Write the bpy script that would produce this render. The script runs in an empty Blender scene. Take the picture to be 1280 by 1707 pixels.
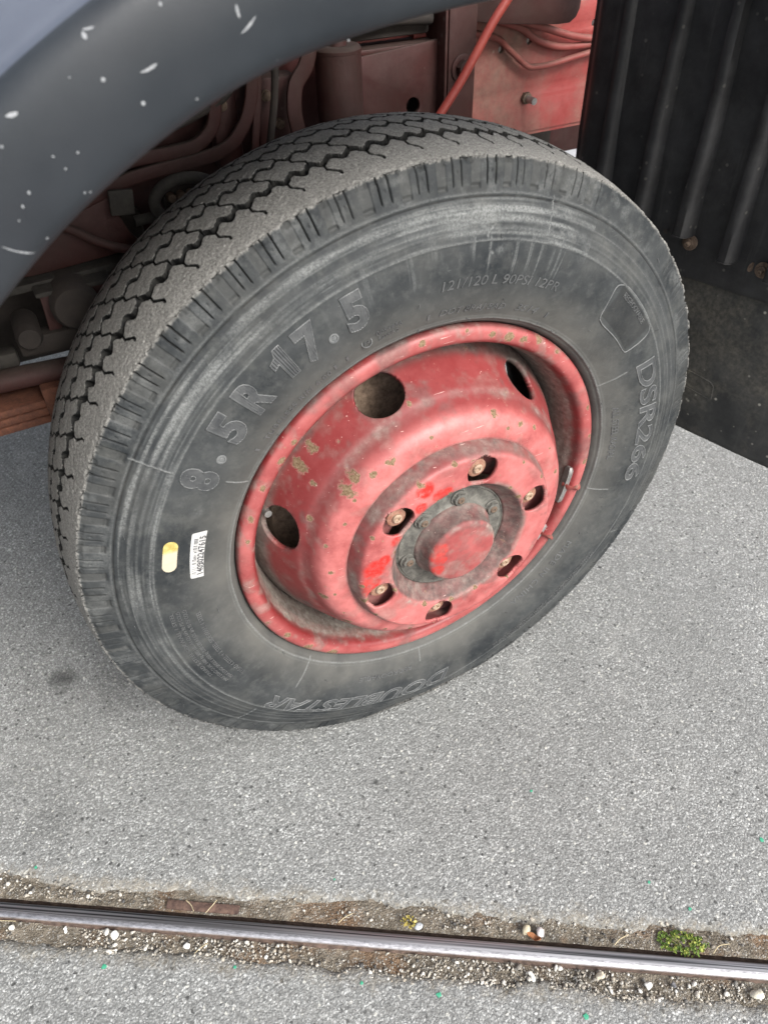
import bpy, bmesh, math, random
import numpy as np
from mathutils import Vector, Matrix, Euler

C = bpy.context.scene.collection
PI = math.pi
rnd = random.Random(7)
sc = bpy.context.scene

# ------------------------------------------------------------------ camera
R_CAM = None
def cam_rot(yaw, pitch, roll):
    f = np.array([math.sin(yaw)*math.cos(pitch), math.cos(yaw)*math.cos(pitch), -math.sin(pitch)])
    r = np.cross(f, [0, 0, 1]); r /= np.linalg.norm(r); u = np.cross(r, f)
    r2 = r*math.cos(roll)+u*math.sin(roll); u2 = -r*math.sin(roll)+u*math.cos(roll)
    return np.array([r2, u2, -f]).T
ZC = 0.388                      # wheel centre height
cd = bpy.data.cameras.new('camera'); cam = bpy.data.objects.new('camera', cd); C.objects.link(cam)
m4 = np.eye(4); m4[:3, :3] = cam_rot(0.4467373, 0.7380954, -0.0346809)
m4[:3, 3] = [-0.328627, -0.562858, 0.978611]
cam.matrix_world = Matrix(m4.tolist())
cd.sensor_fit = 'VERTICAL'; cd.sensor_height = 36; cd.sensor_width = 27; cd.lens = 1232.15/1707*36
cd.clip_start = 0.02; cd.clip_end = 400
cd.dof.use_dof = True; cd.dof.focus_distance = 0.86; cd.dof.aperture_fstop = 8.0
sc.camera = cam

# ------------------------------------------------------------------ world, sun, exposure
w = bpy.data.worlds.new('World'); sc.world = w; w.use_nodes = True
wt = w.node_tree; wt.nodes.clear()
SUN_EL, SUN_AZ = math.radians(40), math.radians(-72)   # azimuth measured from +X towards +Y
sky = wt.nodes.new('ShaderNodeTexSky'); sky.sky_type = 'NISHITA'; sky.sun_disc = False
sky.sun_elevation = SUN_EL; sky.sun_rotation = PI/2 - SUN_AZ
sky.air_density = 1.0; sky.dust_density = 4.0; sky.ozone_density = 1.0
hs = wt.nodes.new('ShaderNodeHueSaturation'); hs.inputs['Saturation'].default_value = 0.4
bg = wt.nodes.new('ShaderNodeBackground'); bg.inputs['Strength'].default_value = 0.15
wo = wt.nodes.new('ShaderNodeOutputWorld')
wt.links.new(sky.outputs[0], hs.inputs['Color']); wt.links.new(hs.outputs[0], bg.inputs['Color'])
wt.links.new(bg.outputs[0], wo.inputs['Surface'])
sl = bpy.data.lights.new('sun', 'SUN'); sl.energy = 1.5; sl.angle = math.radians(26); sl.color = (1, .985, .95)
so = bpy.data.objects.new('sun', sl); C.objects.link(so)
sd = Vector((math.cos(SUN_EL)*math.cos(SUN_AZ), math.cos(SUN_EL)*math.sin(SUN_AZ), math.sin(SUN_EL)))
so.rotation_euler = sd.to_track_quat('Z', 'Y').to_euler(); so.location = sd*10
sc.view_settings.view_transform = 'Standard'; sc.view_settings.look = 'None'
sc.view_settings.gamma = 1; sc.view_settings.use_curve_mapping = False
sc.view_settings.exposure = 1.0
sc.render.resolution_x = 767; sc.render.resolution_y = 1024

# ------------------------------------------------------------------ numpy noise
def _h(i, j, k, s):
    n = (i*374761393 + j*668265263 + k*2147483647 + s*1274126177) & 0xffffffff
    n = ((n ^ (n >> 13))*1274126177) & 0xffffffff
    n = ((n ^ (n >> 16))*2246822519) & 0xffffffff
    return ((n ^ (n >> 15)) & 0xffff)/65535.0
def vnoise(P, f, s=0):
    P = np.asarray(P, float)*f + 1000.0
    I = np.floor(P).astype(np.int64); F = P-I; F = F*F*(3-2*F)
    out = 0
    for a in (0, 1):
        for b in (0, 1):
            for c in (0, 1):
                wgt = (F[..., 0] if a else 1-F[..., 0])*(F[..., 1] if b else 1-F[..., 1])*(F[..., 2] if c else 1-F[..., 2])
                out = out + wgt*_h(I[..., 0]+a, I[..., 1]+b, I[..., 2]+c, s)
    return out
def fbm(P, f, s=0, o=4):
    t = 0; a = .5; n = 0
    for i in range(o):
        t = t+a*vnoise(P, f*2**i, s+i*17); n += a; a *= .55
    return t/n
def sstep(a, b, x):
    t = np.clip((x-a)/(b-a), 0, 1); return t*t*(3-2*t)

# ------------------------------------------------------------------ object helpers
def thing(name, label=None, cat=None, loc=(0, 0, 0), parent=None, group=None):
    o = bpy.data.objects.new(name, None); C.objects.link(o); o.location = loc
    o.empty_display_size = .1
    return tag(o, label, cat, group, parent=parent)
def tag(o, label=None, cat=None, group=None, kind=None, parent=None):
    if parent: o.parent = parent
    if label: o['label'] = label
    if cat: o['category'] = cat
    if group: o['group'] = group
    if kind: o['kind'] = kind
    return o
def link(name, me, mat, parent=None, smooth=True, loc=None):
    o = bpy.data.objects.new(name, me); C.objects.link(o)
    if mat is not None and not me.materials:
        for m in (mat if isinstance(mat, (list, tuple)) else [mat]): me.materials.append(m)
    if smooth: me.polygons.foreach_set('use_smooth', [True]*len(me.polygons))
    if parent: o.parent = parent
    if loc: o.location = loc
    return o
def raw_mesh(name, V, F4):
    V = np.asarray(V, np.float32); F4 = np.asarray(F4, np.int32)
    me = bpy.data.meshes.new(name); k = F4.shape[1]
    me.vertices.add(len(V)); me.vertices.foreach_set('co', V.ravel())
    me.loops.add(F4.size); me.loops.foreach_set('vertex_index', F4.ravel())
    me.polygons.add(len(F4)); me.polygons.foreach_set('loop_start', np.arange(0, F4.size, k, dtype=np.int32))
    me.update(calc_edges=True)
    return me
def attr(me, name, vals):
    a = me.attributes.new(name, 'FLOAT', 'POINT'); a.data.foreach_set('value', np.asarray(vals, np.float32).ravel())
def grid_faces(nu, nv, cu=False, cv=False, flip=False):
    U = np.arange(nu if cu else nu-1); Vv = np.arange(nv if cv else nv-1)
    a, b = np.meshgrid(U, Vv, indexing='ij'); a2 = (a+1) % nu; b2 = (b+1) % nv
    f = np.stack([a*nv+b, a2*nv+b, a2*nv+b2, a*nv+b2], -1).reshape(-1, 4)
    return f[:, ::-1] if flip else f
def bm_mesh(name, bm):
    bmesh.ops.recalc_face_normals(bm, faces=bm.faces)
    me = bpy.data.meshes.new(name); bm.to_mesh(me); bm.free(); return me
def auto(o, ang=35):
    me = o.data
    me.polygons.foreach_set('use_smooth', [True]*len(me.polygons))
    bm = bmesh.new(); bm.from_mesh(me); a = math.radians(ang)
    for e in bm.edges:
        e.smooth = not (len(e.link_faces) == 2 and e.calc_face_angle(0) > a)
    bm.to_mesh(me); bm.free(); return o
def catmull(pts, n=8):
    P = [np.array(p, float) for p in pts]; P = [2*P[0]-P[1]]+P+[2*P[-1]-P[-2]]; out = []
    for i in range(1, len(P)-2):
        for t in np.linspace(0, 1, n, endpoint=False):
            a, b, c, d = P[i-1:i+3]
            out.append(.5*(2*b+(c-a)*t+(2*a-5*b+4*c-d)*t*t+(3*b-a-3*c+d)*t**3))
    out.append(P[-2]); return np.array(out)
def tube(name, pts, r, mat, parent=None, seg=12, smooth_n=8, flat=None, sq=1.):
    P = catmull(pts, smooth_n) if smooth_n else np.array(pts, float)
    T = np.gradient(P, axis=0); T /= np.linalg.norm(T, axis=1)[:, None]
    up = np.array([0, 1, 0.]) if abs(T[0][1]) < .9 else np.array([1., 0, 0])
    V = []
    for i in range(len(P)):
        a = np.cross(T[i], up); a /= np.linalg.norm(a); b = np.cross(a, T[i])
        for k in range(seg):
            t = 2*PI*k/seg
            ra, rb = (r, r) if flat is None else flat
            ct, st_ = math.cos(t), math.sin(t); V.append(P[i]+a*math.copysign(abs(ct)**sq, ct)*ra+b*math.copysign(abs(st_)**sq, st_)*rb)
    F = [list(f) for f in grid_faces(len(P), seg, cv=True)]
    n = len(P)
    F.append(list(range(seg))[::-1]); F.append([(n-1)*seg+k for k in range(seg)])
    me = bpy.data.meshes.new(name); me.from_pydata([tuple(v) for v in V], [], F)
    bm = bmesh.new(); bm.from_mesh(me); bmesh.ops.recalc_face_normals(bm, faces=bm.faces); bm.to_mesh(me); bm.free()
    return auto(link(name, me, mat, parent), 50)
def box(name, lo, hi, mat, parent=None, bev=.003, seg=2, rot=None, piv=None):
    bm = bmesh.new(); bmesh.ops.create_cube(bm, size=1)
    lo = Vector(lo); hi = Vector(hi)
    for v in bm.verts: v.co = Vector([lo[i]+(v.co[i]+.5)*(hi[i]-lo[i]) for i in range(3)])
    if bev: bmesh.ops.bevel(bm, geom=bm.edges[:], offset=bev, segments=seg, affect='EDGES', profile=.5)
    if rot:
        M = Euler(rot).to_matrix(); pv = Vector(piv) if piv else (lo+hi)/2
        for v in bm.verts: v.co = M@(v.co-pv)+pv
    return auto(link(name, bm_mesh(name, bm), mat, parent), 40)
def lathe_mesh(name, prof, seg=64, axis='wheel', cen=(0, 0)):
    """prof: (r, o) pairs, spun about the wheel axis (outward = -Y)"""
    p = np.array(prof, float); ph = np.linspace(0, 2*PI, seg, endpoint=False)
    V = np.zeros((seg, len(p), 3))
    V[..., 0] = cen[0]+np.cos(ph)[:, None]*p[None, :, 0]; V[..., 2] = cen[1]+np.sin(ph)[:, None]*p[None, :, 0]
    V[..., 1] = -p[None, :, 1]
    return V
def lathe(name, prof, mat, parent=None, seg=64, cen=(0, 0), ang=40):
    V = lathe_mesh(name, prof, seg, cen=cen); me = raw_mesh(name, V.reshape(-1, 3), grid_faces(seg, len(prof), cu=True))
    bm = bmesh.new(); bm.from_mesh(me); bmesh.ops.remove_doubles(bm, verts=bm.verts, dist=1e-6)
    bmesh.ops.recalc_face_normals(bm, faces=bm.faces); bm.to_mesh(me); bm.free()
    return auto(link(name, me, mat, parent), ang)
def plate(name, outline, holes, y, th, mat, parent=None, bev=.001):
    """flat plate in the XZ plane with round holes, front face at y"""
    cu = bpy.data.curves.new('tmp', 'CURVE'); cu.dimensions = '2D'; cu.fill_mode = 'BOTH'
    cu.extrude = th/2-bev; cu.bevel_depth = bev; cu.bevel_resolution = 1; cu.offset = -bev
    def spl(pts):
        s = cu.splines.new('POLY'); s.points.add(len(pts)-1)
        for p, q in zip(s.points, pts): p.co = (q[0], q[1], 0, 1)
        s.use_cyclic_u = True
    spl(outline)
    for hx, hz, hr in holes: spl([(hx+hr*math.cos(t), hz+hr*math.sin(t)) for t in np.linspace(0, 2*PI, 24, endpoint=False)])
    me = curve_mesh(cu, name)
    n = len(me.vertices); co = np.empty(n*3, np.float32); me.vertices.foreach_get('co', co); co = co.reshape(-1, 3)
    new = np.stack([co[:, 0], y+th/2-co[:, 2], co[:, 1]], 1).astype(np.float32)
    me.vertices.foreach_set('co', new.ravel())
    bm = bmesh.new(); bm.from_mesh(me); bmesh.ops.remove_doubles(bm, verts=bm.verts, dist=1e-6); bmesh.ops.recalc_face_normals(bm, faces=bm.faces); bm.to_mesh(me); bm.free()
    return auto(link(name, me, mat, parent), 35)
def curve_mesh(cu, name):
    o = bpy.data.objects.new('tmp', cu); C.objects.link(o)
    dg = bpy.context.evaluated_depsgraph_get(); dg.update()
    me = bpy.data.meshes.new_from_object(o.evaluated_get(dg)); me.name = name
    bpy.data.objects.remove(o); bpy.data.curves.remove(cu); me.materials.clear(); return me

# ------------------------------------------------------------------ material helpers
class Mt:
    def __init__(s, name, rough=.6, metal=0, spec=.5):
        s.m = bpy.data.materials.new(name); s.m.use_nodes = True; s.t = s.m.node_tree
        s.b = s.t.nodes['Principled BSDF']; s.b.inputs['Roughness'].default_value = rough
        s.b.inputs['Metallic'].default_value = metal; s.b.inputs['Specular IOR Level'].default_value = spec
        s.co = s.t.nodes.new('ShaderNodeTexCoord').outputs['Object']
    def set(s, sock, v):
        if isinstance(v, bpy.types.NodeSocket): s.t.links.new(v, sock)
        elif isinstance(v, (tuple, list)) and len(v) == 3 and sock.type == 'RGBA': sock.default_value = (*v, 1)
        else: sock.default_value = v
    def n(s, ty, **k):
        nd = s.t.nodes.new(ty)
        for a, v in k.items():
            if hasattr(nd, a) and a not in ('Scale',): setattr(nd, a, v)
            else: s.set(nd.inputs[a.replace('_', ' ')], v)
        return nd
    def noise(s, scale, detail=5, rough=.6, co=None, dist=0):
        return s.n('ShaderNodeTexNoise', Scale=scale, Detail=detail, Roughness=rough, Vector=co or s.co, Distortion=dist).outputs['Fac']
    def voro(s, scale, feature='F1', co=None, out='Distance', rand=1):
        return s.n('ShaderNodeTexVoronoi', feature=feature, Scale=scale, Vector=co or s.co, Randomness=rand).outputs[out]
    def stretch(s, sx, sy, sz):
        return s.n('ShaderNodeMapping', Scale=(sx, sy, sz), Vector=s.co).outputs[0] if False else s._map((sx, sy, sz))
    def _map(s, sc):
        nd = s.t.nodes.new('ShaderNodeMapping'); s.t.links.new(s.co, nd.inputs['Vector']); nd.inputs['Scale'].default_value = sc
        return nd.outputs[0]
    def ramp(s, fac, stops, interp='LINEAR'):
        nd = s.t.nodes.new('ShaderNodeValToRGB'); nd.color_ramp.interpolation = interp; s.t.links.new(fac, nd.inputs[0])
        e = nd.color_ramp.elements
        while len(e) < len(stops): e.new(.5)
        for el, (p, c) in zip(e, stops):
            el.position = p; c = (c, c, c) if not isinstance(c, (tuple, list)) else c; el.color = (*c, 1)
        return nd.outputs[0]
    def rng(s, v, a, b, c=0., d=1.):
        nd = s.t.nodes.new('ShaderNodeMapRange'); nd.clamp = True; s.set(nd.inputs[0], v)
        for i, x in enumerate((a, b, c, d)): nd.inputs[i+1].default_value = x
        return nd.outputs[0]
    def math(s, op, a, b=0.):
        nd = s.t.nodes.new('ShaderNodeMath'); nd.operation = op; s.set(nd.inputs[0], a); s.set(nd.inputs[1], b); return nd.outputs[0]
    def mix(s, f, a, b, mode='MIX'):
        nd = s.t.nodes.new('ShaderNodeMix'); nd.data_type = 'RGBA'; nd.blend_type = mode
        s.set(nd.inputs[0], f); s.set(nd.inputs[6], a); s.set(nd.inputs[7], b); return nd.outputs[2]
    def attr(s, name): return s.n('ShaderNodeAttribute', attribute_name=name).outputs['Fac']
    def sep(s, v=None):
        nd = s.t.nodes.new('ShaderNodeSeparateXYZ'); s.t.links.new(v or s.co, nd.inputs[0]); return nd.outputs
    def nz(s):
        g = s.t.nodes.new('ShaderNodeNewGeometry'); nd = s.t.nodes.new('ShaderNodeSeparateXYZ'); s.t.links.new(g.outputs['Normal'], nd.inputs[0]); return nd.outputs[2]
    def col(s, c): s.set(s.b.inputs['Base Color'], c)
    def rough(s, v): s.set(s.b.inputs['Roughness'], v)
    def bump(s, h, dist=.001, strength=.5, prev=None):
        nd = s.t.nodes.new('ShaderNodeBump'); nd.inputs['Distance'].default_value = dist; nd.inputs['Strength'].default_value = strength
        s.t.links.new(h, nd.inputs['Height'])
        if prev: s.t.links.new(prev, nd.inputs['Normal'])
        s.t.links.new(nd.outputs[0], s.b.inputs['Normal']); return nd.outputs[0]

def m_asphalt():
    M = Mt('asphalt', .9, spec=.25)
    warp = M.n('ShaderNodeVectorMath', operation='ADD')
    nn = M.n('ShaderNodeTexNoise', Scale=260., Detail=2, Vector=M.co)
    sub = M.n('ShaderNodeVectorMath', operation='SCALE'); M.t.links.new(nn.outputs['Color'], sub.inputs[0]); sub.inputs[3].default_value = .004
    M.t.links.new(M.co, warp.inputs[0]); M.t.links.new(sub.outputs[0], warp.inputs[1]); wc = warp.outputs[0]
    v1 = M.n('ShaderNodeTexVoronoi', Scale=330., Vector=wc); v2 = M.n('ShaderNodeTexVoronoi', Scale=640., Vector=wc); v3 = M.n('ShaderNodeTexVoronoi', Scale=130., Vector=wc)
    g1 = M.sep(v1.outputs['Color'])[0]; g2 = M.sep(v2.outputs['Color'])[1]; g3 = M.sep(v3.outputs['Color'])[2]
    c1 = M.ramp(g1, [(0, .155), (.35, .235), (.66, .325), (.86, .46), (1, .70)])
    c2 = M.ramp(g2, [(0, .15), (.5, .26), (.82, .40), (1, .66)])
    c = M.mix(M.rng(M.noise(190, 2), .4, .6), c1, c2)
    gap = M.rng(v1.outputs['Distance'], .3, .75, 0., .6)
    c = M.mix(gap, c, (.12, .12, .118))
    big = M.math('MULTIPLY', M.rng(g3, .9, .93), M.rng(v3.outputs['Distance'], .42, .3))
    c = M.mix(big, c, (.56, .55, .52))
    dk = M.math('MULTIPLY', M.rng(g3, .07, .05), M.rng(v3.outputs['Distance'], .4, .3))
    c = M.mix(dk, c, (.07, .07, .07))
    c = M.mix(M.rng(M.noise(3.2, 5, .65), .38, .66, 0., .40), c, (.17, .17, .168))
    c = M.mix(M.rng(M.noise(9, 6, .7), .55, .8, 0., .35), c, (.42, .415, .40))
    dn = M.n('ShaderNodeVectorMath', operation='DOT_PRODUCT'); M.t.links.new(M.co, dn.inputs[0]); dn.inputs[1].default_value = (.52452149, .85139721, 0)
    off = M.math('ABSOLUTE', M.math('SUBTRACT', dn.outputs['Value'], -.3540+.0115))
    dirtm = M.rng(M.math('ADD', off, M.math('MULTIPLY', M.math('SUBTRACT', M.noise(34, 8, .8), .5), .10)), .054, .036)
    c = M.mix(M.math('MULTIPLY', dirtm, M.rng(M.noise(170, 6, .8), .34, .6, .0, .8)), c, M.mix(M.rng(M.noise(140, 5), .35, .65), (.13, .11, .085), (.31, .275, .225)))
    # drips of old oil
    for (x, y, r, a) in [(-.494, .299, .03, .75), (-.545, .06, .05, .25), (-.42, .25, .06, .25), (.41, .09, .006, .9), (-.13, -.09, .006, .9), (.38,.15,.005,.8)]:
        d = M.n('ShaderNodeVectorMath', operation='DISTANCE'); M.t.links.new(M.co, d.inputs[0]); d.inputs[1].default_value = (x, y, 0)
        dd = M.math('ADD', d.outputs['Value'], M.math('MULTIPLY', M.math('SUBTRACT', M.noise(50, 3), .5), r*1.2))
        c = M.mix(M.rng(dd, r, r*.25, 0., a), c, (.05, .05, .05))
    M.col(M.mix(1., c, (.985, 1., .975), 'MULTIPLY'))
    h = M.math('ADD', M.rng(v1.outputs['Distance'], 0, .8, 1., 0.), M.math('MULTIPLY', M.noise(700, 3), .6))
    h = M.math('ADD', h, M.math('MULTIPLY', big, .6))
    M.bump(h, .0013, .75)
    return M.m
def m_dirt():
    M = Mt('dirt', .95, spec=.2)
    c = M.ramp(M.noise(60, 8, .7), [(.25, (.085, .070, .053)), (.5, (.185, .160, .125)), (.75, (.33, .29, .235))])
    c = M.mix(M.rng(M.noise(11, 4, .6), .53, .66, 0., .75), c, M.ramp(M.noise(200, 5), [(.3, (.12, .07, .04)), (.7, (.27, .17, .10))]))
    c = M.mix(M.rng(M.noise(16, 4), .6, .7, 0., .6), c, (.07, .068, .06))
    v = M.n('ShaderNodeTexVoronoi', Scale=420., Vector=M.co)
    c = M.mix(M.math('MULTIPLY', M.rng(M.sep(v.outputs['Color'])[0], .7, .8, 0., .8), M.rng(v.outputs['Distance'], .6, .4)), c, M.mix(M.sep(v.outputs['Color'])[1], (.5, .48, .43), (.28, .27, .25)))
    M.col(c); M.bump(M.math('ADD', M.noise(420, 6, .75), M.rng(v.outputs['Distance'], 0, .7, .6, 0.)), .0025, 1.); return M.m
def m_stone(name='stone', attrc=False):
    M = Mt(name, .85, spec=.3)
    if attrc:
        a = M.attr('tone')
        c = M.ramp(a, [(0, (.07, .07, .07)), (.2, (.2, .19, .17)), (.45, (.36, .32, .26)), (.62, (.50, .47, .41)), (.8, (.62, .60, .55)), (1, (.72, .70, .64))])
    else:
        inf = M.t.nodes.new('ShaderNodeObjectInfo'); c = inf.outputs['Color']
    c = M.mix(M.rng(M.noise(300, 5), .35, .75, 0., .5), c, M.mix(.5, c, (.22, .2, .17)))
    M.col(c); M.bump(M.noise(700, 5, .7), .0006, .7); return M.m
def m_tyre():
    M = Mt('tyre_rubber', .74, spec=.2)
    tr = M.attr('tread'); sc_ = M.attr('scuff'); gr = M.attr('groove'); du = M.attr('dust')
    side = M.mix(M.rng(M.noise(14, 7, .65), .35, .7), (.017, .020, .0225), (.053, .0565, .0575))
    side = M.mix(M.rng(M.noise(90, 6, .7), .5, .72, 0., .35), side, (.11, .112, .108))
    side = M.mix(M.rng(M.noise(30, 8, .75), .52, .68, 0., .45), side, (.085, .088, .082))
    side = M.mix(M.math('MULTIPLY', du, .8), side, (.115, .113, .103))
    fine = M.noise(420, 5, .75)
    side = M.mix(M.math('MULTIPLY', sc_, M.rng(fine, .36, .62, .2, 1.)), side, (.205, .212, .208))
    # hair-fine scratches
    sx = M.noise(1, 3, .6, co=M._map((55, 55, 900))); sy = M.noise(1, 3, .6, co=M._map((900, 55, 60)))
    side = M.mix(M.math('MAXIMUM', M.rng(sx, .7, .76, 0., .5), M.rng(sy, .71, .77, 0., .5)), side, (.2, .2, .195))
    sp = M.noise(520, 4, .8)
    top = M.mix(M.rng(sp, .36, .64), (.105, .103, .096), (.335, .328, .308))
    top = M.mix(M.rng(M.noise(25, 5, .6), .35, .7, 0., .5), top, (.165, .161, .150))
    v = M.n('ShaderNodeTexVoronoi', Scale=170., Vector=M.co)
    top = M.mix(M.math('MULTIPLY', M.rng(M.sep(v.outputs['Color'])[0], .93, .95), M.rng(v.outputs['Distance'], .22, .12)), top, (.46, .45, .42))
    c = M.mix(tr, side, top)
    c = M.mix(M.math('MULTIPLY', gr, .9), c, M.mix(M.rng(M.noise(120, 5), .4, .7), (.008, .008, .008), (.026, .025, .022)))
    M.col(c)
    M.rough(M.rng(M.math('MAXIMUM', tr, gr), 0, 1, .66, .95))
    h = M.math('ADD', M.math('MULTIPLY', M.math('MULTIPLY', M.noise(600, 4, .75), tr), 1.2), M.math('MULTIPLY', M.noise(160, 6, .65), .35))
    M.bump(h, .0012, .65); return M.m
def m_letter(name, lo, hi, rough=.5):
    M = Mt(name, rough, spec=.4)
    M.col(M.mix(M.rng(M.noise(60, 5, .7), .3, .7), lo, hi)); M.bump(M.noise(300, 4), .0004, .4); return M.m
def m_paint(name, base, fade, dirt=(.15, .12, .09), grime_amt=.5, rough=.45, chips=True, fresh=(.50, .035, .03), dscale=6):
    M = Mt(name, rough, spec=.4)
    c = M.mix(M.rng(M.noise(7, 6, .6), .3, .7), base, fade)
    c = M.mix(M.rng(M.noise(38, 6, .7), .45, .75, 0., .3), c, tuple(min(1, x*1.12+.05) for x in fade))
    c = M.mix(M.rng(M.noise(140, 4, .7), .56, .76, 0., .5), c, tuple(x*.72 for x in base))
    if chips:
        c = M.mix(M.math('MULTIPLY', M.attr('fade'), M.rng(M.noise(24, 7, .7), .3, .66, .15, 1.)), c, (.52, .168, .158))
        fr = M.attr('fresh'); c = M.mix(M.math('MULTIPLY', M.rng(fr, .25, .6), M.rng(M.noise(130, 8, .85), .36, .53)), c, fresh)
        g = M.attr('grime'); gm = M.math('MULTIPLY', M.math('ADD', g, 0.), M.rng(M.noise(55, 7, .7), .2, .75, .55, 1.)); gm = M.rng(gm, 0, 1)
        c = M.mix(gm, c, M.ramp(M.noise(80, 6, .7), [(.28, (.025, .024, .022)), (.5, (.080, .076, .068)), (.75, (.20, .19, .165))]))
        c = M.mix(M.math('MULTIPLY', M.attr('pale'), M.rng(M.noise(48, 7, .72), .28, .62, .25, 1.)), c, M.ramp(M.noise(130, 6, .7), [(.3, (.10, .082, .068)), (.5, (.20, .175, .15)), (.72, (.33, .30, .265))]))
        ru = M.attr('rust'); rm = M.math('ADD', ru, M.math('MULTIPLY', M.math('SUBTRACT', M.noise(130, 7, .8), .5), 1.7))
        edge = M.rng(rm, .40, .5); core = M.rng(rm, .5, .56)
        c = M.mix(M.math('MULTIPLY', edge, .3), c, (.50, .30, .24))
        rc = M.ramp(M.noise(420, 5, .8), [(.3, (.075, .042, .022)), (.5, (.17, .11, .062)), (.72, (.32, .25, .165))])
        c = M.mix(core, c, rc)
        # pin-prick chips everywhere
        pv = M.n('ShaderNodeTexVoronoi', Scale=85., Vector=M.co)
        pin = M.math('MULTIPLY', M.rng(M.sep(pv.outputs['Color'])[0], .86, .88), M.rng(M.math('ADD', pv.outputs['Distance'], M.math('MULTIPLY', M.noise(300, 3), .15)), .2, .13))
        c = M.mix(M.math('MULTIPLY', pin, .8), c, (.25, .17, .11))
        scr = M.noise(1, 2, .5, co=M._map((40, 300, 700))); c = M.mix(M.rng(scr, .735, .76, 0., .6), c, (.75, .55, .5))
        M.rough(M.rng(M.math('MAXIMUM', gm, core), 0, 1, rough, .9))
        M.bump(M.math('SUBTRACT', M.math('MULTIPLY', M.noise(230, 5, .6), .25), M.math('MULTIPLY', core, .5)), .0007, .6)
    else:
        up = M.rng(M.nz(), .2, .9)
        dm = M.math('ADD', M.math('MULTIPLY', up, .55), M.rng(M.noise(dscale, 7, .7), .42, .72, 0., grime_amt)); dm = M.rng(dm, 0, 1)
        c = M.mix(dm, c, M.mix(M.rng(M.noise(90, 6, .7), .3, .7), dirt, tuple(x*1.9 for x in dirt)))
        v = M.n('ShaderNodeTexVoronoi', Scale=60., Vector=M.co)
        c = M.mix(M.math('MULTIPLY', M.rng(M.sep(v.outputs['Color'])[0], .88, .9, 0., .7), M.rng(v.outputs['Distance'], .18, .08)), c, tuple(min(1, x*2.4+.05) for x in dirt))
        c = M.mix(M.rng(M.noise(1, 5, .6, co=M._map((60, 60, 5))), .56, .75, 0., .35), c, tuple(x*1.6 for x in dirt))
        M.col(c); M.rough(M.rng(dm, 0, 1, rough, .9)); M.bump(M.noise(260, 6, .7), .0007, .5)
    M.col(c); return M.m
def m_simple(name, a, b, rough=.6, metal=0, scale=60, bump=.0006, stretch=None):
    M = Mt(name, rough, metal)
    co = M._map(stretch) if stretch else None
    M.col(M.mix(M.rng(M.noise(scale, 6, .7, co=co), .32, .68), a, b)); M.bump(M.noise(scale*4, 5, .7, co=co), bump, .6); return M.m
def m_rail():
    M = Mt('rail_steel', .34, 1.0)
    s = M.noise(1, 3, .6, co=M._map((2.2, 480, 480))); y = M.sep()[1]
    far = M.rng(M.math('ADD', y, M.math('MULTIPLY', M.math('SUBTRACT', M.noise(1, 3, .5, co=M._map((14, 300, 300))), .5), .004)), .0062, .0080)
    shine = M.mix(M.rng(M.noise(1, 7, .8, co=M._map((120, 420, 420))), .34, .66), (.22, .217, .225), (.66, .65, .67))
    dull = M.mix(M.rng(s, .38, .60), (.09, .09, .093), (.58, .57, .58))
    c = M.mix(far, shine, dull)
    side = M.math('MAXIMUM', M.rng(M.sep()[2], .001, -.001), M.rng(M.nz(), .45, .3))
    c = M.mix(side, c, M.ramp(M.noise(130, 6), [(.3, (.05, .035, .028)), (.7, (.16, .11, .085))]))
    c = M.mix(M.rng(M.noise(150, 5, .7), .62, .75, 0., .5), c, (.15, .14, .14))
    M.col(c); M.set(M.b.inputs['Metallic'], M.rng(side, 0, 1, 1., 0.)); M.rough(M.rng(side, 0, 1, .46, .9))
    M.bump(M.math('ADD', s, M.math('MULTIPLY', M.noise(260, 5), .5)), .0004, .5); return M.m
def m_plastic():
    M = Mt('fender_plastic', .40, spec=.32)
    c = M.mix(M.rng(M.noise(9, 6, .6), .3, .7), (.0125, .0155, .0195), (.0245, .0295, .035))
    c = M.mix(M.rng(M.noise(4, 4), .5, .75, 0., .3), c, (.05, .05, .055))
    v = M.n('ShaderNodeTexVoronoi', Scale=38., Vector=M.co)
    c = M.mix(M.math('MULTIPLY', M.rng(M.sep(v.outputs['Color'])[0], .93, .95, 0., .5), M.rng(v.outputs['Distance'], .09, .04)), c, (.35, .35, .36))
    M.col(c); M.rough(M.rng(M.noise(25, 6), .3, .7, .32, .46)); M.bump(M.noise(500, 4), .0002, .4); return M.m
def m_black(name, a=(.012, .012, .013), b=(.035, .035, .036), mud=0.3, rough=.55):
    M = Mt(name, rough, spec=.45)
    c = M.mix(M.rng(M.noise(20, 6, .65), .35, .7), a, b)
    c = M.mix(M.rng(M.noise(1, 5, .6, co=M._map((70, 70, 6))), .58, .74, 0., .35), c, (.09, .088, .083))
    v = M.n('ShaderNodeTexVoronoi', Scale=110., Vector=M.co)
    c = M.mix(M.math('MULTIPLY', M.rng(M.sep(v.outputs['Color'])[0], .90, .92, 0., min(1, mud*2.2)), M.rng(v.outputs['Distance'], .3, .12)), c, (.36, .34, .29))
    c = M.mix(M.rng(M.noise(7, 6, .7), .5, .75, 0., mud), c, M.mix(M.rng(M.noise(160, 5), .35, .65), (.055, .05, .04), (.16, .145, .115)))
    M.col(c); M.bump(M.noise(180, 6, .7), .0007, .55); return M.m

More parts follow.
